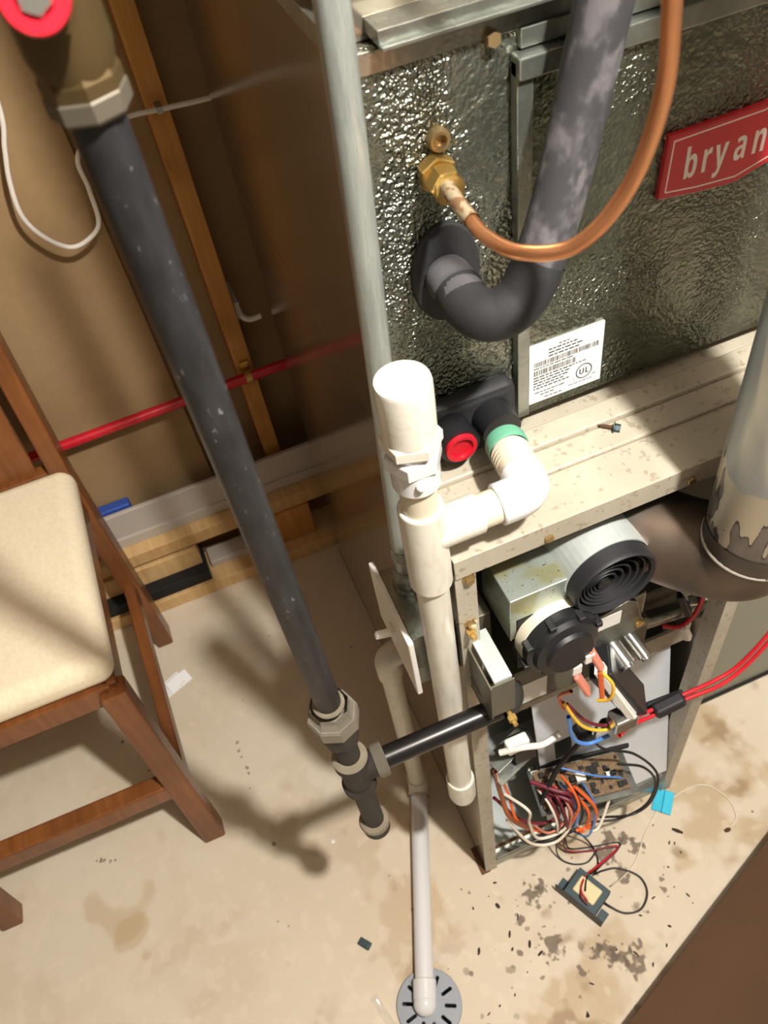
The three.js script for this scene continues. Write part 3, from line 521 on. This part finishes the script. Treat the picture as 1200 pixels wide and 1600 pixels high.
// ---------------------------------------------------------------- condensate drain on the coil
{
  const t = thing('condensate_drain', 'white plastic drain stack with cap, tee and elbow on the coil', 'drain pipe');
  const x = -0.025, z = 0.002, up = V(0, 1, 0);
  obj('cap', lathe(V(x, 1.226, z), up, [[0, 0], [0.0222, 0], [0.0226, 0.03], [0.0226, 0.052], [0.0215, 0.056], [0.018, 0.0575], [0, 0.0575]], 48), M.pvc, t);
  obj('hex_collar', hex(V(x, 1.214, z), V(x, 1.2265, z), 0.0258, 0.2), M.pvc, t);
  const ad = obj('threaded_adapter', [hex(V(x, 1.192, z), V(x, 1.208, z), 0.025, 0.5), cyl(V(x, 1.2, z), V(x, 1.216, z), 0.0195, 40), ring(V(x, 1.168, z), V(x, 1.197, z), 0.0212, 0.002)], M.pvcWhite, t);
  obj('moulded_nub', new THREE.SphereGeometry(0.0042, 16, 10).translate(x - 0.004, 1.184, z + 0.0215), M.pvcWhite, ad);
  obj('riser_pipe', cyl(V(x, 1.12, z), V(x, 1.17, z), 0.0167, 40), M.pvcCream, t);
  obj('tee', [lathe(V(x, 1.02, z), up, [[0, 0], [0.0205, 0], [0.0212, 0.001], [0.0212, 0.113], [0.0198, 0.115], [0.0165, 0.115]], 44), ring(V(x + 0.005, 1.094, z), V(0.03, 1.094, z), 0.0195, 0.002)], M.pvc, t);
  obj('branch_pipe', cyl(V(0.028, 1.094, z), V(0.058, 1.094, z), 0.0167, 40), M.pvcCream, t);
  const ec = V(0.085, 1.094, z);
  obj('elbow', [ring(V(0.047, 1.094, z), V(0.073, 1.094, z), 0.0205, 0.0015), bend(ec, V(1, 0, 0), V(0, 0, -1), 0.0145, 0.0198), lathe(V(0.085, 1.094, z - 0.013), V(0, 0, -1), [[0, 0], [0.0198, 0], [0.0205, 0.003], [0.0205, 0.014], [0.0195, 0.016], [0, 0.016]], 44)], M.pvcWhite, t);
  obj('male_adapter', [lathe(V(0.085, 1.094, z - 0.026), V(0.13, -0.08, -1), [[0, 0], [0.0185, 0], [0.0192, 0.01], [0.0192, 0.03], [0.017, 0.034], [0.0168, 0.05], [0, 0.05]], 40), ...[0, 1, 2, 3].map(k => { const g = new THREE.TorusGeometry(0.0192, 0.0007, 8, 40); g.lookAt(V(0.13, -0.08, -1)); g.translate(0.085 + 0.13 * (0.012 + k * 0.005), 1.094 - 0.08 * (0.012 + k * 0.005), z - 0.026 - (0.012 + k * 0.005)); return muv(g); })], M.pvcCream, t);
  tag(obj('sealant_ring', lathe(V(0.0895, 1.091, z - 0.058), V(0.13, -0.08, -1), [[0.0195, 0], [0.0208, 0.002], [0.0208, 0.012], [0.0195, 0.016], [0.0165, 0.016]], 40), M.green, t), 'green primer stained joint');
  obj('down_pipe', cyl(V(x, 0.49, z), V(x, 1.03, z), 0.0167, 40), M.pvc, t);
  obj('end_elbow', [lathe(V(x, 0.452, z), up, [[0, 0], [0.0195, 0], [0.0205, 0.002], [0.0207, 0.055], [0.0192, 0.058], [0.0165, 0.058]], 40), lathe(V(x, 0.452, z), V(0, -1, 0), [[0.0195, 0], [0.0185, 0.008], [0.014, 0.016], [0, 0.02]], 40)], M.pvc, t);
}
// floor drain line
{
  const t = thing('drain_line', 'white plastic pipe down the furnace side and across to floor drain', 'drain pipe');
  const x = -0.054, z = -0.2, r = 0.0167;
  obj('upper_elbow', [bend(V(x, 0.56, z), V(0, 1, 0), V(1, 0, 0), 0.02, 0.0205), lathe(V(x, 0.5, z), V(0, 1, 0), [[0.0165, 0], [0.02, 0], [0.0205, 0.002], [0.0205, 0.042]], 40), cyl(V(x + 0.018, 0.56, z), V(-0.002, 0.56, z), 0.0185, 32)], M.pvc, t);
  obj('vertical_pipe', cyl(V(x, 0.05, z), V(x, 0.51, z), r, 36), M.pvc, t);
  const a = V(x, 0.0215, z), b = V(-0.186, 0.0215, 0.137), d = b.clone().sub(a).normalize();
  obj('lower_elbow', [bend(a.clone(), V(0, -1, 0), d, 0.022, 0.0205), lathe(V(x, 0.04, z), V(0, 1, 0), [[0.0205, 0], [0.0205, 0.026], [0.0165, 0.028]], 36)], M.pvc, t);
  obj('floor_pipe', cyl(a.clone().addScaledVector(d, 0.02), b, r, 36), M.pvcWhite, t);
  obj('outlet_elbow', [ring(b.clone().addScaledVector(d, -0.012), b.clone().addScaledVector(d, 0.022), 0.0207, 0.002), new THREE.SphereGeometry(0.0205, 28, 18).translate(b.x + d.x * 0.026, 0.0215, b.z + d.z * 0.026), cyl(V(b.x + d.x * 0.026, 0.022, b.z + d.z * 0.026), V(b.x + d.x * 0.026, 0.002, b.z + d.z * 0.026), 0.0185, 28)], M.pvcWhite, t);
}
{
  const cx = -0.19, cz = 0.163, s = new THREE.Shape(); s.absellipse(0, 0, 0.057, 0.057, 0, Math.PI * 2);
  const slots = [];
  for (let k = 0; k < 10; k++) { const t = k / 10 * 6.2832 + 0.2; const c = Math.cos(t), n = Math.sin(t), w = 0.0036; const p = (r, o) => new THREE.Vector2(c * r - n * o, n * r + c * o); s.holes.push(new THREE.Path([p(0.028, -w), p(0.047, -w), p(0.049, 0), p(0.047, w), p(0.028, w), p(0.026, 0)])); }
  for (let k = 0; k < 2; k++) { const h = new THREE.Path(); h.absellipse(k ? -0.03 : 0.036, k ? 0.021 : -0.012, 0.003, 0.003, 0, Math.PI * 2); }
  const g = muv(new THREE.ExtrudeGeometry(s, { depth: 0.004, bevelEnabled: true, bevelSize: 0.0008, bevelThickness: 0.0008, bevelSegments: 1, curveSegments: 48 })); g.rotateX(-Math.PI / 2); g.translate(cx, 0.0015, cz);
  const t = thing('floor_drain', 'round grey slotted floor drain grate under white pipe end', 'drain');
  obj('grate', g, M.grate, t);
  obj('drain_well', lathe(V(cx, -0.095, cz), V(0, 1, 0), [[0, 0], [0.046, 0], [0.049, 0.004], [0.0495, 0.0955], [0.0505, 0.0955], [0.0505, -0.002], [0, -0.002]], 40), M.grate, t);
}

// ---------------------------------------------------------------- gas pipe
{
  const t = thing('gas_pipe', 'black iron gas pipe with red handled valve, union, tee and drip cap', 'pipe');
  const x = -0.161, z = 0.04, up = V(0, 1, 0), P = (y) => V(x, y, z);
  obj('drop_pipe', (() => { const g = cyl(P(0.93), P(1.56), 0.0134, 40); return g; })(), M.iron, t);
  const v = obj('gas_valve', [oct(P(1.538), P(1.556), 0.0185), lathe(P(1.553), up, [[0, 0], [0.0165, 0], [0.0195, 0.012], [0.0195, 0.05], [0.0165, 0.065], [0, 0.065]], 36), oct(P(1.616), P(1.634), 0.0185), cyl(V(x, 1.587, z + 0.015), V(x, 1.587, z + 0.032), 0.0085, 24)], M.valveBrass, t);
  obj('valve_collar', oct(P(1.537), P(1.548), 0.0192), std({ color: 0x5a5448, roughness: 0.55, metalness: 0.4 }), v);
  const hd = V(0, 0.25, 1).normalize(), hc = V(-0.166, 1.594, z + 0.032);
  obj('handle_ring', lathe(hc, hd, [[0.006, 0], [0.0125, 0.0005], [0.0135, 0.003], [0.0125, 0.0055], [0.0075, 0.0055], [0.006, 0.003]], 40), M.red, v);
  obj('handle_nut', hex(hc.clone().addScaledVector(hd, 0.001), hc.clone().addScaledVector(hd, 0.007), 0.0068), M.steelBright, v);
  obj('handle_lever', beam(V(x + 0.012, 1.62, z + 0.03), V(x + 0.004, 1.66, z + 0.034), 0.016, 0.004, 0.001), M.red, v);
  obj('upper_pipe', cyl(P(1.63), P(2.4), 0.0134, 32), M.iron, t);
  const u = obj('union_nut', [oct(P(0.898), P(0.922), 0.0272), lathe(P(0.92), up, [[0.026, 0], [0.022, 0.006], [0.0205, 0.01], [0.0205, 0.018]], 8)], M.unionMetal, t);
  obj('union_end', [oct(P(0.862), P(0.9), 0.0215)], M.ironRough, u);
  obj('pipe_dope', ring(P(0.936), P(0.944), 0.0165, 0.003), M.dope, u);
  obj('nipple', cyl(P(0.80), P(0.87), 0.0134, 36), M.ironRough, t);
  obj('pipe_dope', [ring(P(0.858), P(0.864), 0.0165, 0.002)], M.dope, t);
  const tee = obj('tee', [ring(P(0.735), P(0.806), 0.0172, 0.003), ring(P(0.79), P(0.808), 0.0206, 0.003), ring(P(0.722), P(0.738), 0.0206, 0.003), ring(V(x, 0.766, z), V(x + 0.03, 0.766, z), 0.0168, 0.002)], M.ironRough, t);
  obj('tee_rim', ring(V(x + 0.024, 0.766, z), V(x + 0.038, 0.766, z), 0.0205, 0.002), M.unionMetal, tee);
  obj('pipe_dope', lathe(P(0.806), up, [[0.0206, 0], [0.018, 0.004], [0.0134, 0.006]], 36), M.dope, tee);
  obj('branch_pipe', cyl(V(x + 0.034, 0.766, z), V(0.024, 0.766, z), 0.0134, 40), M.ironBare, t);
  obj('branch_elbow', [bend(V(0.045, 0.766, z), V(1, 0, 0), V(0, 0, -1), 0.018, 0.0165), cyl(V(0.045, 0.766, z - 0.016), V(0.045, 0.766, -0.012), 0.0134, 28)], M.ironRough, t);
  obj('drip_nipple', cyl(P(0.585), P(0.726), 0.0134, 36), M.ironRough, t);
  const cap = obj('drip_cap', lathe(P(0.572), up, [[0, 0], [0.0165, 0], [0.0185, 0.003], [0.0195, 0.026], [0.0185, 0.03], [0.0134, 0.03]], 36), M.ironRough, t);
  obj('pipe_dope', lathe(P(0.594), up, [[0.0197, 0], [0.0205, 0.004], [0.019, 0.009], [0.0134, 0.011]], 36), M.dope, cap);
}

// ---------------------------------------------------------------- conduit, switch box
{
  const t = thing('conduit', 'galvanised electrical conduit running down to the switch box', 'conduit');
  obj('conduit_tube', tube([[-0.003, 1.75, -0.09], [-0.007, 1.5, -0.09], [-0.015, 1.25, -0.09], [-0.024, 1.02, -0.088], [-0.027, 0.925, -0.086]], 0.0117, 60, 28), std({ color: 0xdfe4e4, map: zincMap, metalness: 0.45, roughness: 0.35 }), t);
  obj('connector', [ring(V(-0.027, 0.893, -0.086), V(-0.027, 0.93, -0.086), 0.0145, 0.002), hex(V(-0.027, 0.892, -0.086), V(-0.027, 0.9, -0.086), 0.018)], M.zinc, t);
  const st = obj('strap', [ring(V(-0.026, 0.95, -0.087), V(-0.0255, 0.966, -0.087), 0.0135, 0.001), beam(V(-0.02, 0.958, -0.1), V(-0.012, 0.958, -0.128), 0.016, 0.002)], M.zinc, t);
  obj('screw', hex(V(-0.001, 0.99, -0.14), V(-0.008, 0.99, -0.14), 0.005), M.screw, st);
}
{
  const t = thing('switch_box', 'metal switch box with white cover plate on the furnace side', 'switch');
  obj('metal_box', bx(-0.052, -0.0005, 0.79, 0.892, -0.12, -0.016, 0.002), M.zinc, t);
  const p = obj('cover_plate', bx(-0.059, -0.052, 0.782, 0.9, -0.132, -0.008, 0.002), M.whitePlastic, t);
  obj('toggle', beam(V(-0.058, 0.842, -0.066), V(-0.082, 0.85, -0.066), 0.008, 0.009, 0.002), M.whitePlastic, p);
  obj('toggle_collar', bx(-0.063, -0.058, 0.83, 0.854, -0.074, -0.058, 0.001), M.whitePlastic, p);
}

// ---------------------------------------------------------------- flue pipe
{
  const t = thing('flue_pipe', 'galvanised flue pipe with peeling coating above a dark elbow', 'pipe');
  const flueMap = tex(512, 1024, (u, v) => {
    const a = fbm(u, v, 5, 4, 401), b = fbm(u, v, 16, 4, 407), c = fbm(u, v, 40, 2, 411);
    let col = mixc(hx(0x8d9396), hx(0xb4b9bb), clamp(a * 1.6 - 0.3));
    const y = v * 1.4, dg = fbm((u + v * 0.6) % 1, v, 4, 3, 421);
    col = mixc(col, hx(0xd2cfc4), ss(0.44, 0.5, dg) * 0.85);
    // cream coating low down, flaked off above the joint
    const n = b * 0.6 + c * 0.4, edge = 0.13 + (fbm(u, v, 8, 3, 431) - 0.5) * 0.12;
    if (y < edge) {
      col = mixc(hx(0xb3aa98), hx(0xc4bcab), a);
      const th = 0.36 + ss(0.02, 0.11, y) * 0.3;
      if (n > th) col = mixc(hx(0x6d6763), hx(0x857e79), c); else if (n > th - 0.025) col = hx(0x4a443e);
    }
    return col;
  }, true);
  flueMap.wrapT = THREE.ClampToEdgeWrapping;
  const cx = 0.302, cz = 0.072, y0 = 0.975, R = 0.052;
  const g = new THREE.CylinderGeometry(R, R, 1.4, 48, 1, true); g.translate(cx, y0 + 0.7, cz);
  obj('flue_section', g, std({ map: flueMap, metalness: 0.7, roughness: 0.45, side: THREE.DoubleSide }), t);
  obj('crimped_edge', lathe(V(cx, y0 - 0.003, cz), V(0, 1, 0), [[R - 0.001, 0], [R + 0.0015, 0.001], [R + 0.0015, 0.004], [R, 0.006]], 48), M.trim, t);
  const e = obj('elbow', [new THREE.TubeGeometry(new THREE.CatmullRomCurve3([V(cx, 1.0, cz), V(cx, 0.97, cz), V(cx - 0.006, 0.938, cz - 0.012), V(cx - 0.026, 0.918, cz - 0.045), V(cx - 0.053, 0.912, cz - 0.085), V(cx - 0.1, 0.91, cz - 0.15)]), 50, 0.053, 40, false)], M.elbow, t);
  obj('seam_screw', hex(V(0.262, 0.862, 0.05), V(0.259, 0.858, 0.06), 0.005), M.steelBright, e);
}
// return duct at the right
{
  const t = thing('return_duct', 'grey green sheet metal duct standing right of the furnace', 'duct');
  obj('duct_panel', bx(0.45, 1.1, 0.004, 0.92, -0.8, -0.128, 0.002), std({ color: 0x8f9082, metalness: 0.2, roughness: 0.5 }), t);
  obj('duct_foot', bx(0.45, 1.1, 0.0, 0.006, -0.8, -0.122), M.darkMetal, t);
  obj('drive_cleat', bx(0.47, 0.476, 0.25, 0.6, -0.128, -0.122, 0.001), M.zinc, t);
}

// ---------------------------------------------------------------- pipes and cables on the wall
{
  const t = thing('pex_pipe', 'red plastic water pipe running along the wall behind', 'pipe');
  obj('tube', tube([[-1.6, 0.525, -0.955], [-0.9, 0.53, -0.955], [-0.45, 0.535, -0.955], [-0.07, 0.535, -0.962], [0.3, 0.535, -0.962], [1.2, 0.53, -0.962]], 0.011, 80, 18), M.pex, t);
  obj('clamp', [ring(V(-0.078, 0.535, -0.962), V(-0.064, 0.535, -0.962), 0.013, 0.001), bx(-0.08, -0.062, 0.545, 0.565, -0.982, -0.975, 0.001)], M.brass, t);
}
{
  const t = thing('wall_cable', 'thin white cable hanging in a loop from the tan wall', 'cable');
  obj('cable', tube([[-0.27, 1.6, -0.97], [-0.285, 1.3, -0.95], [-0.295, 1.18, -0.945], [-0.314, 1.125, -0.945], [-0.33, 1.075, -0.945], [-0.337, 1.018, -0.945], [-0.32, 0.973, -0.945], [-0.288, 0.942, -0.945], [-0.253, 0.947, -0.945], [-0.228, 0.97, -0.945], [-0.222, 1.02, -0.96], [-0.215, 1.08, -0.96], [-0.14, 1.108, -0.965], [-0.06, 1.105, -0.965], [0.02, 1.1, -0.965], [0.3, 1.09, -0.965]], 0.0042, 200, 10), M.cable, t);
  obj('staple', bx(-0.076, -0.066, 1.1, 1.112, -0.983, -0.96, 0.001), M.zinc, t);
}

// ---------------------------------------------------------------- lumber along the wall
{
  const a = obj('lumber', bx(-1.35, 0.1, 0.0, 0.04, -0.975, -0.872, 0.003), M.pine); tag(a, 'pale two by four lying on the floor along the wall', 'lumber');
  const b = obj('rubber_strip', bx(-0.85, -0.318, 0.04, 0.075, -0.975, -0.882, 0.002), M.black); tag(b, 'black strip lying on the pale floor board', 'strip');
  const c = obj('lumber', bx(-0.9, -0.325, 0.075, 0.135, -0.995, -0.912, 0.003), M.pine); tag(c, 'brown board lying on the black strip', 'lumber');
  const d = obj('trim_strip', bx(-0.31, -0.16, 0.04, 0.062, -0.965, -0.915, 0.003), M.trim); tag(d, 'short pale grey trim offcut on floor board', 'trim');
  const e = obj('lumber', bx(-0.15, -0.035, 0.04, 0.15, -0.985, -0.905, 0.003), M.studWood); tag(e, 'orange brown wood block standing by the furnace corner', 'lumber');
  const e2 = obj('lumber', bx(-0.9, -0.35, 0.135, 0.15, -0.99, -0.935, 0.003), M.pineDark); tag(e2, 'thin dark board between brown board and upper board', 'lumber');
  const f = obj('lumber', bx(-1.3, 0.05, 0.15, 0.19, -1.0, -0.912, 0.003), M.pine); tag(f, 'long upper pale board under the grey trim', 'lumber');
  const h = obj('trim_board', [beam(V(-1.3, 0.2425, -0.957), V(0.05, 0.2425, -0.957), 0.012, 0.105, 0.003), beam(V(-1.3, 0.205, -0.949), V(0.05, 0.205, -0.949), 0.008, 0.03, 0.002)]); tag(h, 'long pale grey vinyl trim board on top of lumber', 'trim'); h.material = M.trim;
  h.rotation.set(0, 0, 0);
  const k = obj('plastic_wrap', bx(-0.62, -0.42, 0.19, 0.3, -0.995, -0.968, 0.006), M.blueTarp); tag(k, 'blue plastic packet behind the grey trim board', 'packet');
}

// ---------------------------------------------------------------- chair
{
  const t = thing('counter_chair', 'brown wooden counter chair with cream padded seat', 'chair');
  const x0 = -0.895, x1 = -0.475, zf = -0.295, zt = -0.352, zr = -0.80, sy = 0.535;
  for (const x of [x1, x0]) {
    obj('leg', beam(V(x, 0, zf), V(x, sy, zt), 0.044, 0.042, 0.005, V(0, 0, 1)), M.chairWood, t);
    obj('leg', join([beam(V(x, 0, zr), V(x, 0.56, zr - 0.02), 0.038, 0.055, 0.005, V(0, 0, 1)), beam(V(x, 0.55, zr - 0.019), V(x, 1.06, zr - 0.155), 0.036, 0.055, 0.005, V(0, 0, 1))]), M.chairWood, t);
    obj('side_apron', bx(x - 0.012, x + 0.012, sy - 0.04, sy + 0.014, zr, zt, 0.003), M.chairWood, t);
    obj('side_stretcher', beam(V(x, 0.235, zr), V(x, 0.17, zf - 0.02), 0.024, 0.04, 0.004), M.chairWood, t);
  }
  obj('front_apron', bx(x0, x1, sy - 0.035, sy + 0.014, zt - 0.016, zt + 0.006, 0.003), M.chairWood, t);
  obj('rear_apron', bx(x0, x1, sy - 0.04, sy, zr - 0.03, zr + 0.005, 0.003), M.chairWood, t);
  obj('front_stretcher', bx(x0, x1, 0.19, 0.24, zf - 0.042, zf - 0.006, 0.006), M.chairWood, t);
  // cushion, domed
  const cs = new RoundedBoxGeometry(0.465, 0.062, 0.47, 8, 0.028); const p = cs.attributes.position;
  for (let i = 0; i < p.count; i++) { const y = p.getY(i); if (y > 0) { const u = p.getX(i) / 0.2325, v = p.getZ(i) / 0.235; p.setY(i, y + 0.02 * (1 - u * u) * (1 - v * v)); } }
  cs.computeVertexNormals();
  obj('seat_cushion', muv(cs).translate((x0 + x1) / 2 - 0.002, sy + 0.04, -0.585), M.fabric, t);
  obj('top_rail', bx(x0, x1, 0.98, 1.06, zr - 0.165, zr - 0.135, 0.005), M.chairWood, t);
  obj('lower_rail', bx(x0, x1, 0.555, 0.6, zr - 0.045, zr - 0.015, 0.004), M.chairWood, t);
  for (let k = 0; k < 4; k++) { const x = x1 - 0.075 - k * 0.09; obj('back_slat', beam(V(x, 0.58, zr - 0.03), V(x, 1.02, zr - 0.146), 0.07, 0.012, 0.003, V(0, 0, 1)), M.chairWood, t); }
}

// ---------------------------------------------------------------- box in the foreground
{
  const o = thing('brown_box', 'flat dark brown cardboard box lying on the floor in front', 'box');
  const h = 0.06, a = V(0.101, h, 0.323), b = V(0.487, h, 0.168);   // far top edge
  const g = new THREE.Group();
  const d = b.clone().sub(a).normalize(), n = V(-d.z, 0, d.x); if (n.z < 0) n.negate();
  const A = a.clone().addScaledVector(d, -0.12), L = 0.62, D = 0.4;
  const c = A.clone().addScaledVector(d, L / 2).addScaledVector(n, D / 2);
  const body = obj('carton', bx(-L / 2, L / 2, 0, h - 0.004, -D / 2, D / 2, 0.003), M.boxBrown, o);
  const f1 = obj('flap', bx(-L / 2, L / 2, h - 0.004, h, -D / 2, -0.001, 0.001), M.boxBrown, o), f2 = obj('flap', bx(-L / 2, L / 2, h - 0.004, h, 0.001, D / 2, 0.001), M.boxBrown, o);
  o.position.set(c.x, 0, c.z); o.rotation.y = Math.atan2(-d.z, d.x);
}

// ---------------------------------------------------------------- small things on the floor
{
  const t = thing('transformer', 'small loose transformer on the floor with red and black leads', 'transformer');
  const g = new THREE.Group(); t.position.set(0.15, 0, 0.112); t.rotation.y = -1.107;
  obj('mounting_plate', bx(-0.05, 0.05, 0.0, 0.034, 0.026, 0.0285, 0.0005), M.darkMetal, t);
  obj('core', [bx(-0.033, 0.033, 0.004, 0.03, -0.028, -0.017, 0.001), bx(-0.033, 0.033, 0.004, 0.03, 0.014, 0.026, 0.001), bx(-0.033, -0.022, 0.004, 0.03, -0.018, 0.015, 0.001), bx(0.022, 0.033, 0.004, 0.03, -0.018, 0.015, 0.001)], M.core, t);
  obj('bobbin', bx(-0.0225, 0.0225, 0.002, 0.034, -0.018, 0.0145, 0.003), M.bobbin, t);
  for (const x of [-0.042, 0.042]) obj('foot_tab', bx(x - 0.008, x + 0.008, 0, 0.002, 0.0, 0.027, 0.0005), M.core, t);
}
{
  const t = thing('transformer_leads', 'red and black leads looping from the furnace to the loose transformer', 'wire');
  const w = (p, m, r) => obj('lead', tube(p, r, 70, 8), m, t);
  w([[0.145, 0.13, 0.02], [0.148, 0.06, 0.025], [0.158, 0.008, 0.03], [0.196, 0.005, 0.046], [0.25, 0.006, 0.06], [0.19, 0.012, 0.078], [0.16, 0.03, 0.088], [0.14, 0.04, 0.108], [0.142, 0.037, 0.128]], M.redWire, 0.0017);
  w([[0.15, 0.13, 0.02], [0.154, 0.06, 0.024], [0.165, 0.006, 0.028], [0.202, 0.004, 0.04], [0.256, 0.006, 0.057], [0.196, 0.01, 0.08], [0.164, 0.03, 0.09], [0.146, 0.04, 0.112]], M.blackWire, 0.0016);
  w([[0.147, 0.13, 0.022], [0.15, 0.04, 0.03], [0.165, 0.007, 0.036], [0.2, 0.008, 0.047], [0.247, 0.008, 0.063], [0.187, 0.012, 0.082], [0.156, 0.032, 0.092], [0.135, 0.04, 0.115], [0.139, 0.037, 0.135]], M.maroonWire, 0.0016);
  w([[0.16, 0.13, 0.02], [0.19, 0.05, 0.03], [0.205, 0.006, 0.045], [0.2, 0.004, 0.07], [0.18, 0.02, 0.09]], M.blackWire, 0.0017);
  w([[0.135, 0.12, 0.02], [0.135, 0.02, 0.03], [0.15, 0.004, 0.05], [0.18, 0.004, 0.062], [0.21, 0.004, 0.05]], M.blackWire, 0.0016);
}
tag(obj('wire_loop', tube([[0.183, 0.02, 0.09], [0.2, 0.006, 0.087], [0.228, 0.004, 0.094], [0.256, 0.004, 0.122], [0.254, 0.004, 0.152], [0.228, 0.004, 0.172], [0.198, 0.004, 0.166], [0.178, 0.008, 0.145], [0.17, 0.02, 0.135]], 0.0018, 80, 8), M.blackWire), 'black wire loop lying beside the loose transformer', 'wire');
tag(obj('thin_wire', tube([[0.198, 0.02, 0.12], [0.225, 0.004, 0.112], [0.262, 0.0025, 0.098], [0.3, 0.0025, 0.066], [0.335, 0.0025, 0.042], [0.36, 0.0025, 0.03], [0.423, 0.0025, 0.018], [0.465, 0.0025, 0.026], [0.488, 0.0025, 0.065], [0.482, 0.0025, 0.1], [0.463, 0.0025, 0.112]], 0.0012, 100, 6), M.whiteWire), 'thin cream wire curving across the floor past blue tape', 'wire');
{
  const g = new THREE.PlaneGeometry(0.036, 0.046, 6, 6); const p = g.attributes.position;
  for (let i = 0; i < p.count; i++) p.setZ(i, 0.004 * Math.abs(p.getX(i)) / 0.018 * (1));
  const top = g.toNonIndexed(); top.computeVertexNormals();
  const s = bx(-0.018, 0.018, 0.003, 0.0055, -0.023, 0.023, 0.001);
  const o = obj('blue_tape', [bx(-0.018, 0, 0.0005, 0.0045, -0.023, 0.023, 0.0015).rotateZ(0.12), bx(0, 0.018, 0.0005, 0.0045, -0.023, 0.023, 0.0015).rotateZ(-0.12)], M.note); o.position.set(0.373, 0.003, 0.02); o.rotation.y = -0.75;
  tag(o, 'bright blue folded tape tag on the floor', 'tape');
}
{
  const g = new THREE.PlaneGeometry(0.07, 0.03, 8, 4); const p = g.attributes.position;
  for (let i = 0; i < p.count; i++) p.setZ(i, 0.004 + 0.006 * hash(i, 3, 5));
  const o = obj('paper_scrap', [bx(-0.03, 0.03, 0.0, 0.002, -0.02, 0.02, 0.0008).rotateZ(0.08).translate(0, 0.003, 0), bx(-0.02, 0.035, 0.0, 0.002, -0.012, 0.018, 0.0008).rotateX(0.35).translate(0.01, 0.008, 0.004)], M.paper); o.position.set(-0.485, 0.0, -0.66); o.rotation.y = 0.4;
  tag(o, 'crumpled white paper scrap under the chair', 'paper');
}
{
  const o = obj('rubber_chip', [bx(-0.012, 0.012, 0, 0.007, -0.007, 0.007, 0.0015), bx(-0.006, 0.01, 0.006, 0.009, -0.005, 0.006, 0.001)], M.core); o.position.set(-0.261, 0, 0.026); o.rotation.y = -0.9;
  tag(o, 'dark grey chip lying alone on the bare floor', 'debris');
  const w = obj('white_chip', new THREE.DodecahedronGeometry(0.004, 0).scale(1.2, 0.6, 1).translate(-0.255, 0.0022, -0.173), M.paper); tag(w, 'tiny white crumb near the pipe shadow', 'debris');
}
{
  const t = thing('loose_screw', 'loose hex head screw with rusty tip on the furnace shelf', 'screw');
  const a = V(0.22, FH + 0.0085, -0.077 + 0.004), d = V(-0.75, 0.05, -0.6).normalize(), y = 0.0;
  obj('head', [hex(a, a.clone().addScaledVector(d, -0.006), 0.0048), cyl(a, a.clone().addScaledVector(d, 0.0012), 0.0062, 20)], M.core, t);
  obj('shank', lathe(a, d, [[0, 0], [0.0022, 0], [0.002, 0.012], [0.0004, 0.018], [0, 0.018]], 14), M.rust, t);
}
// clear plastic film by the drain
for (const [x, z, w, d, r, lab] of [[-0.13, 0.1, 0.05, 0.035, 0.3, 'crumpled clear plastic film behind the floor drain'], [-0.262, 0.17, 0.014, 0.12, 0.25, 'thin clear plastic strip beside the floor drain']]) {
  const g = new THREE.PlaneGeometry(w, d, 14, 14).rotateX(-Math.PI / 2); const p = g.attributes.position;
  for (let i = 0; i < p.count; i++) { p.setY(i, 0.0015 + 0.0045 * hash(i, Math.round(w * 1000), 11)); p.setX(i, p.getX(i) + 0.003 * (hash(i, 2, 13) - 0.5)); }
  const f = g.toNonIndexed(); f.computeVertexNormals();
  const o = obj('plastic_film', f, M.film); o.position.set(x, 0, z); o.rotation.y = r; tag(o, lab, 'film');
}
// grit: loose flakes on the slab
{
  const gs = [];
  for (let i = 0; i < 60; i++) {
    const x = -0.1 + rnd() * 0.48, z = 0.02 + rnd() * 0.3, r = 0.0012 + rnd() * rnd() * 0.0045;
    if (Math.hypot(x - 0.15, z - 0.115) < 0.06 || z > 0.3 - (x - 0.101) * 0.4) continue;
    const g = new THREE.IcosahedronGeometry(r, 0); g.scale(1 + rnd() * 1.5, 0.3, 0.8); g.rotateY(rnd() * 6); g.translate(x, r * 0.3, z); gs.push(muv(g));
  }
  tag(obj('grit', gs, M.dirt), 'dark grit and rust flakes scattered on the floor', 'grit', null, 'stuff');
}
{
  const o = obj('rust_flake', new THREE.IcosahedronGeometry(0.006, 0).scale(1.3, 0.4, 0.8).translate(0.452, 0.0022, 0.115), M.rust); tag(o, 'small rust flake near the thin cream wire', 'debris');
}

renderer.render(scene, camera);
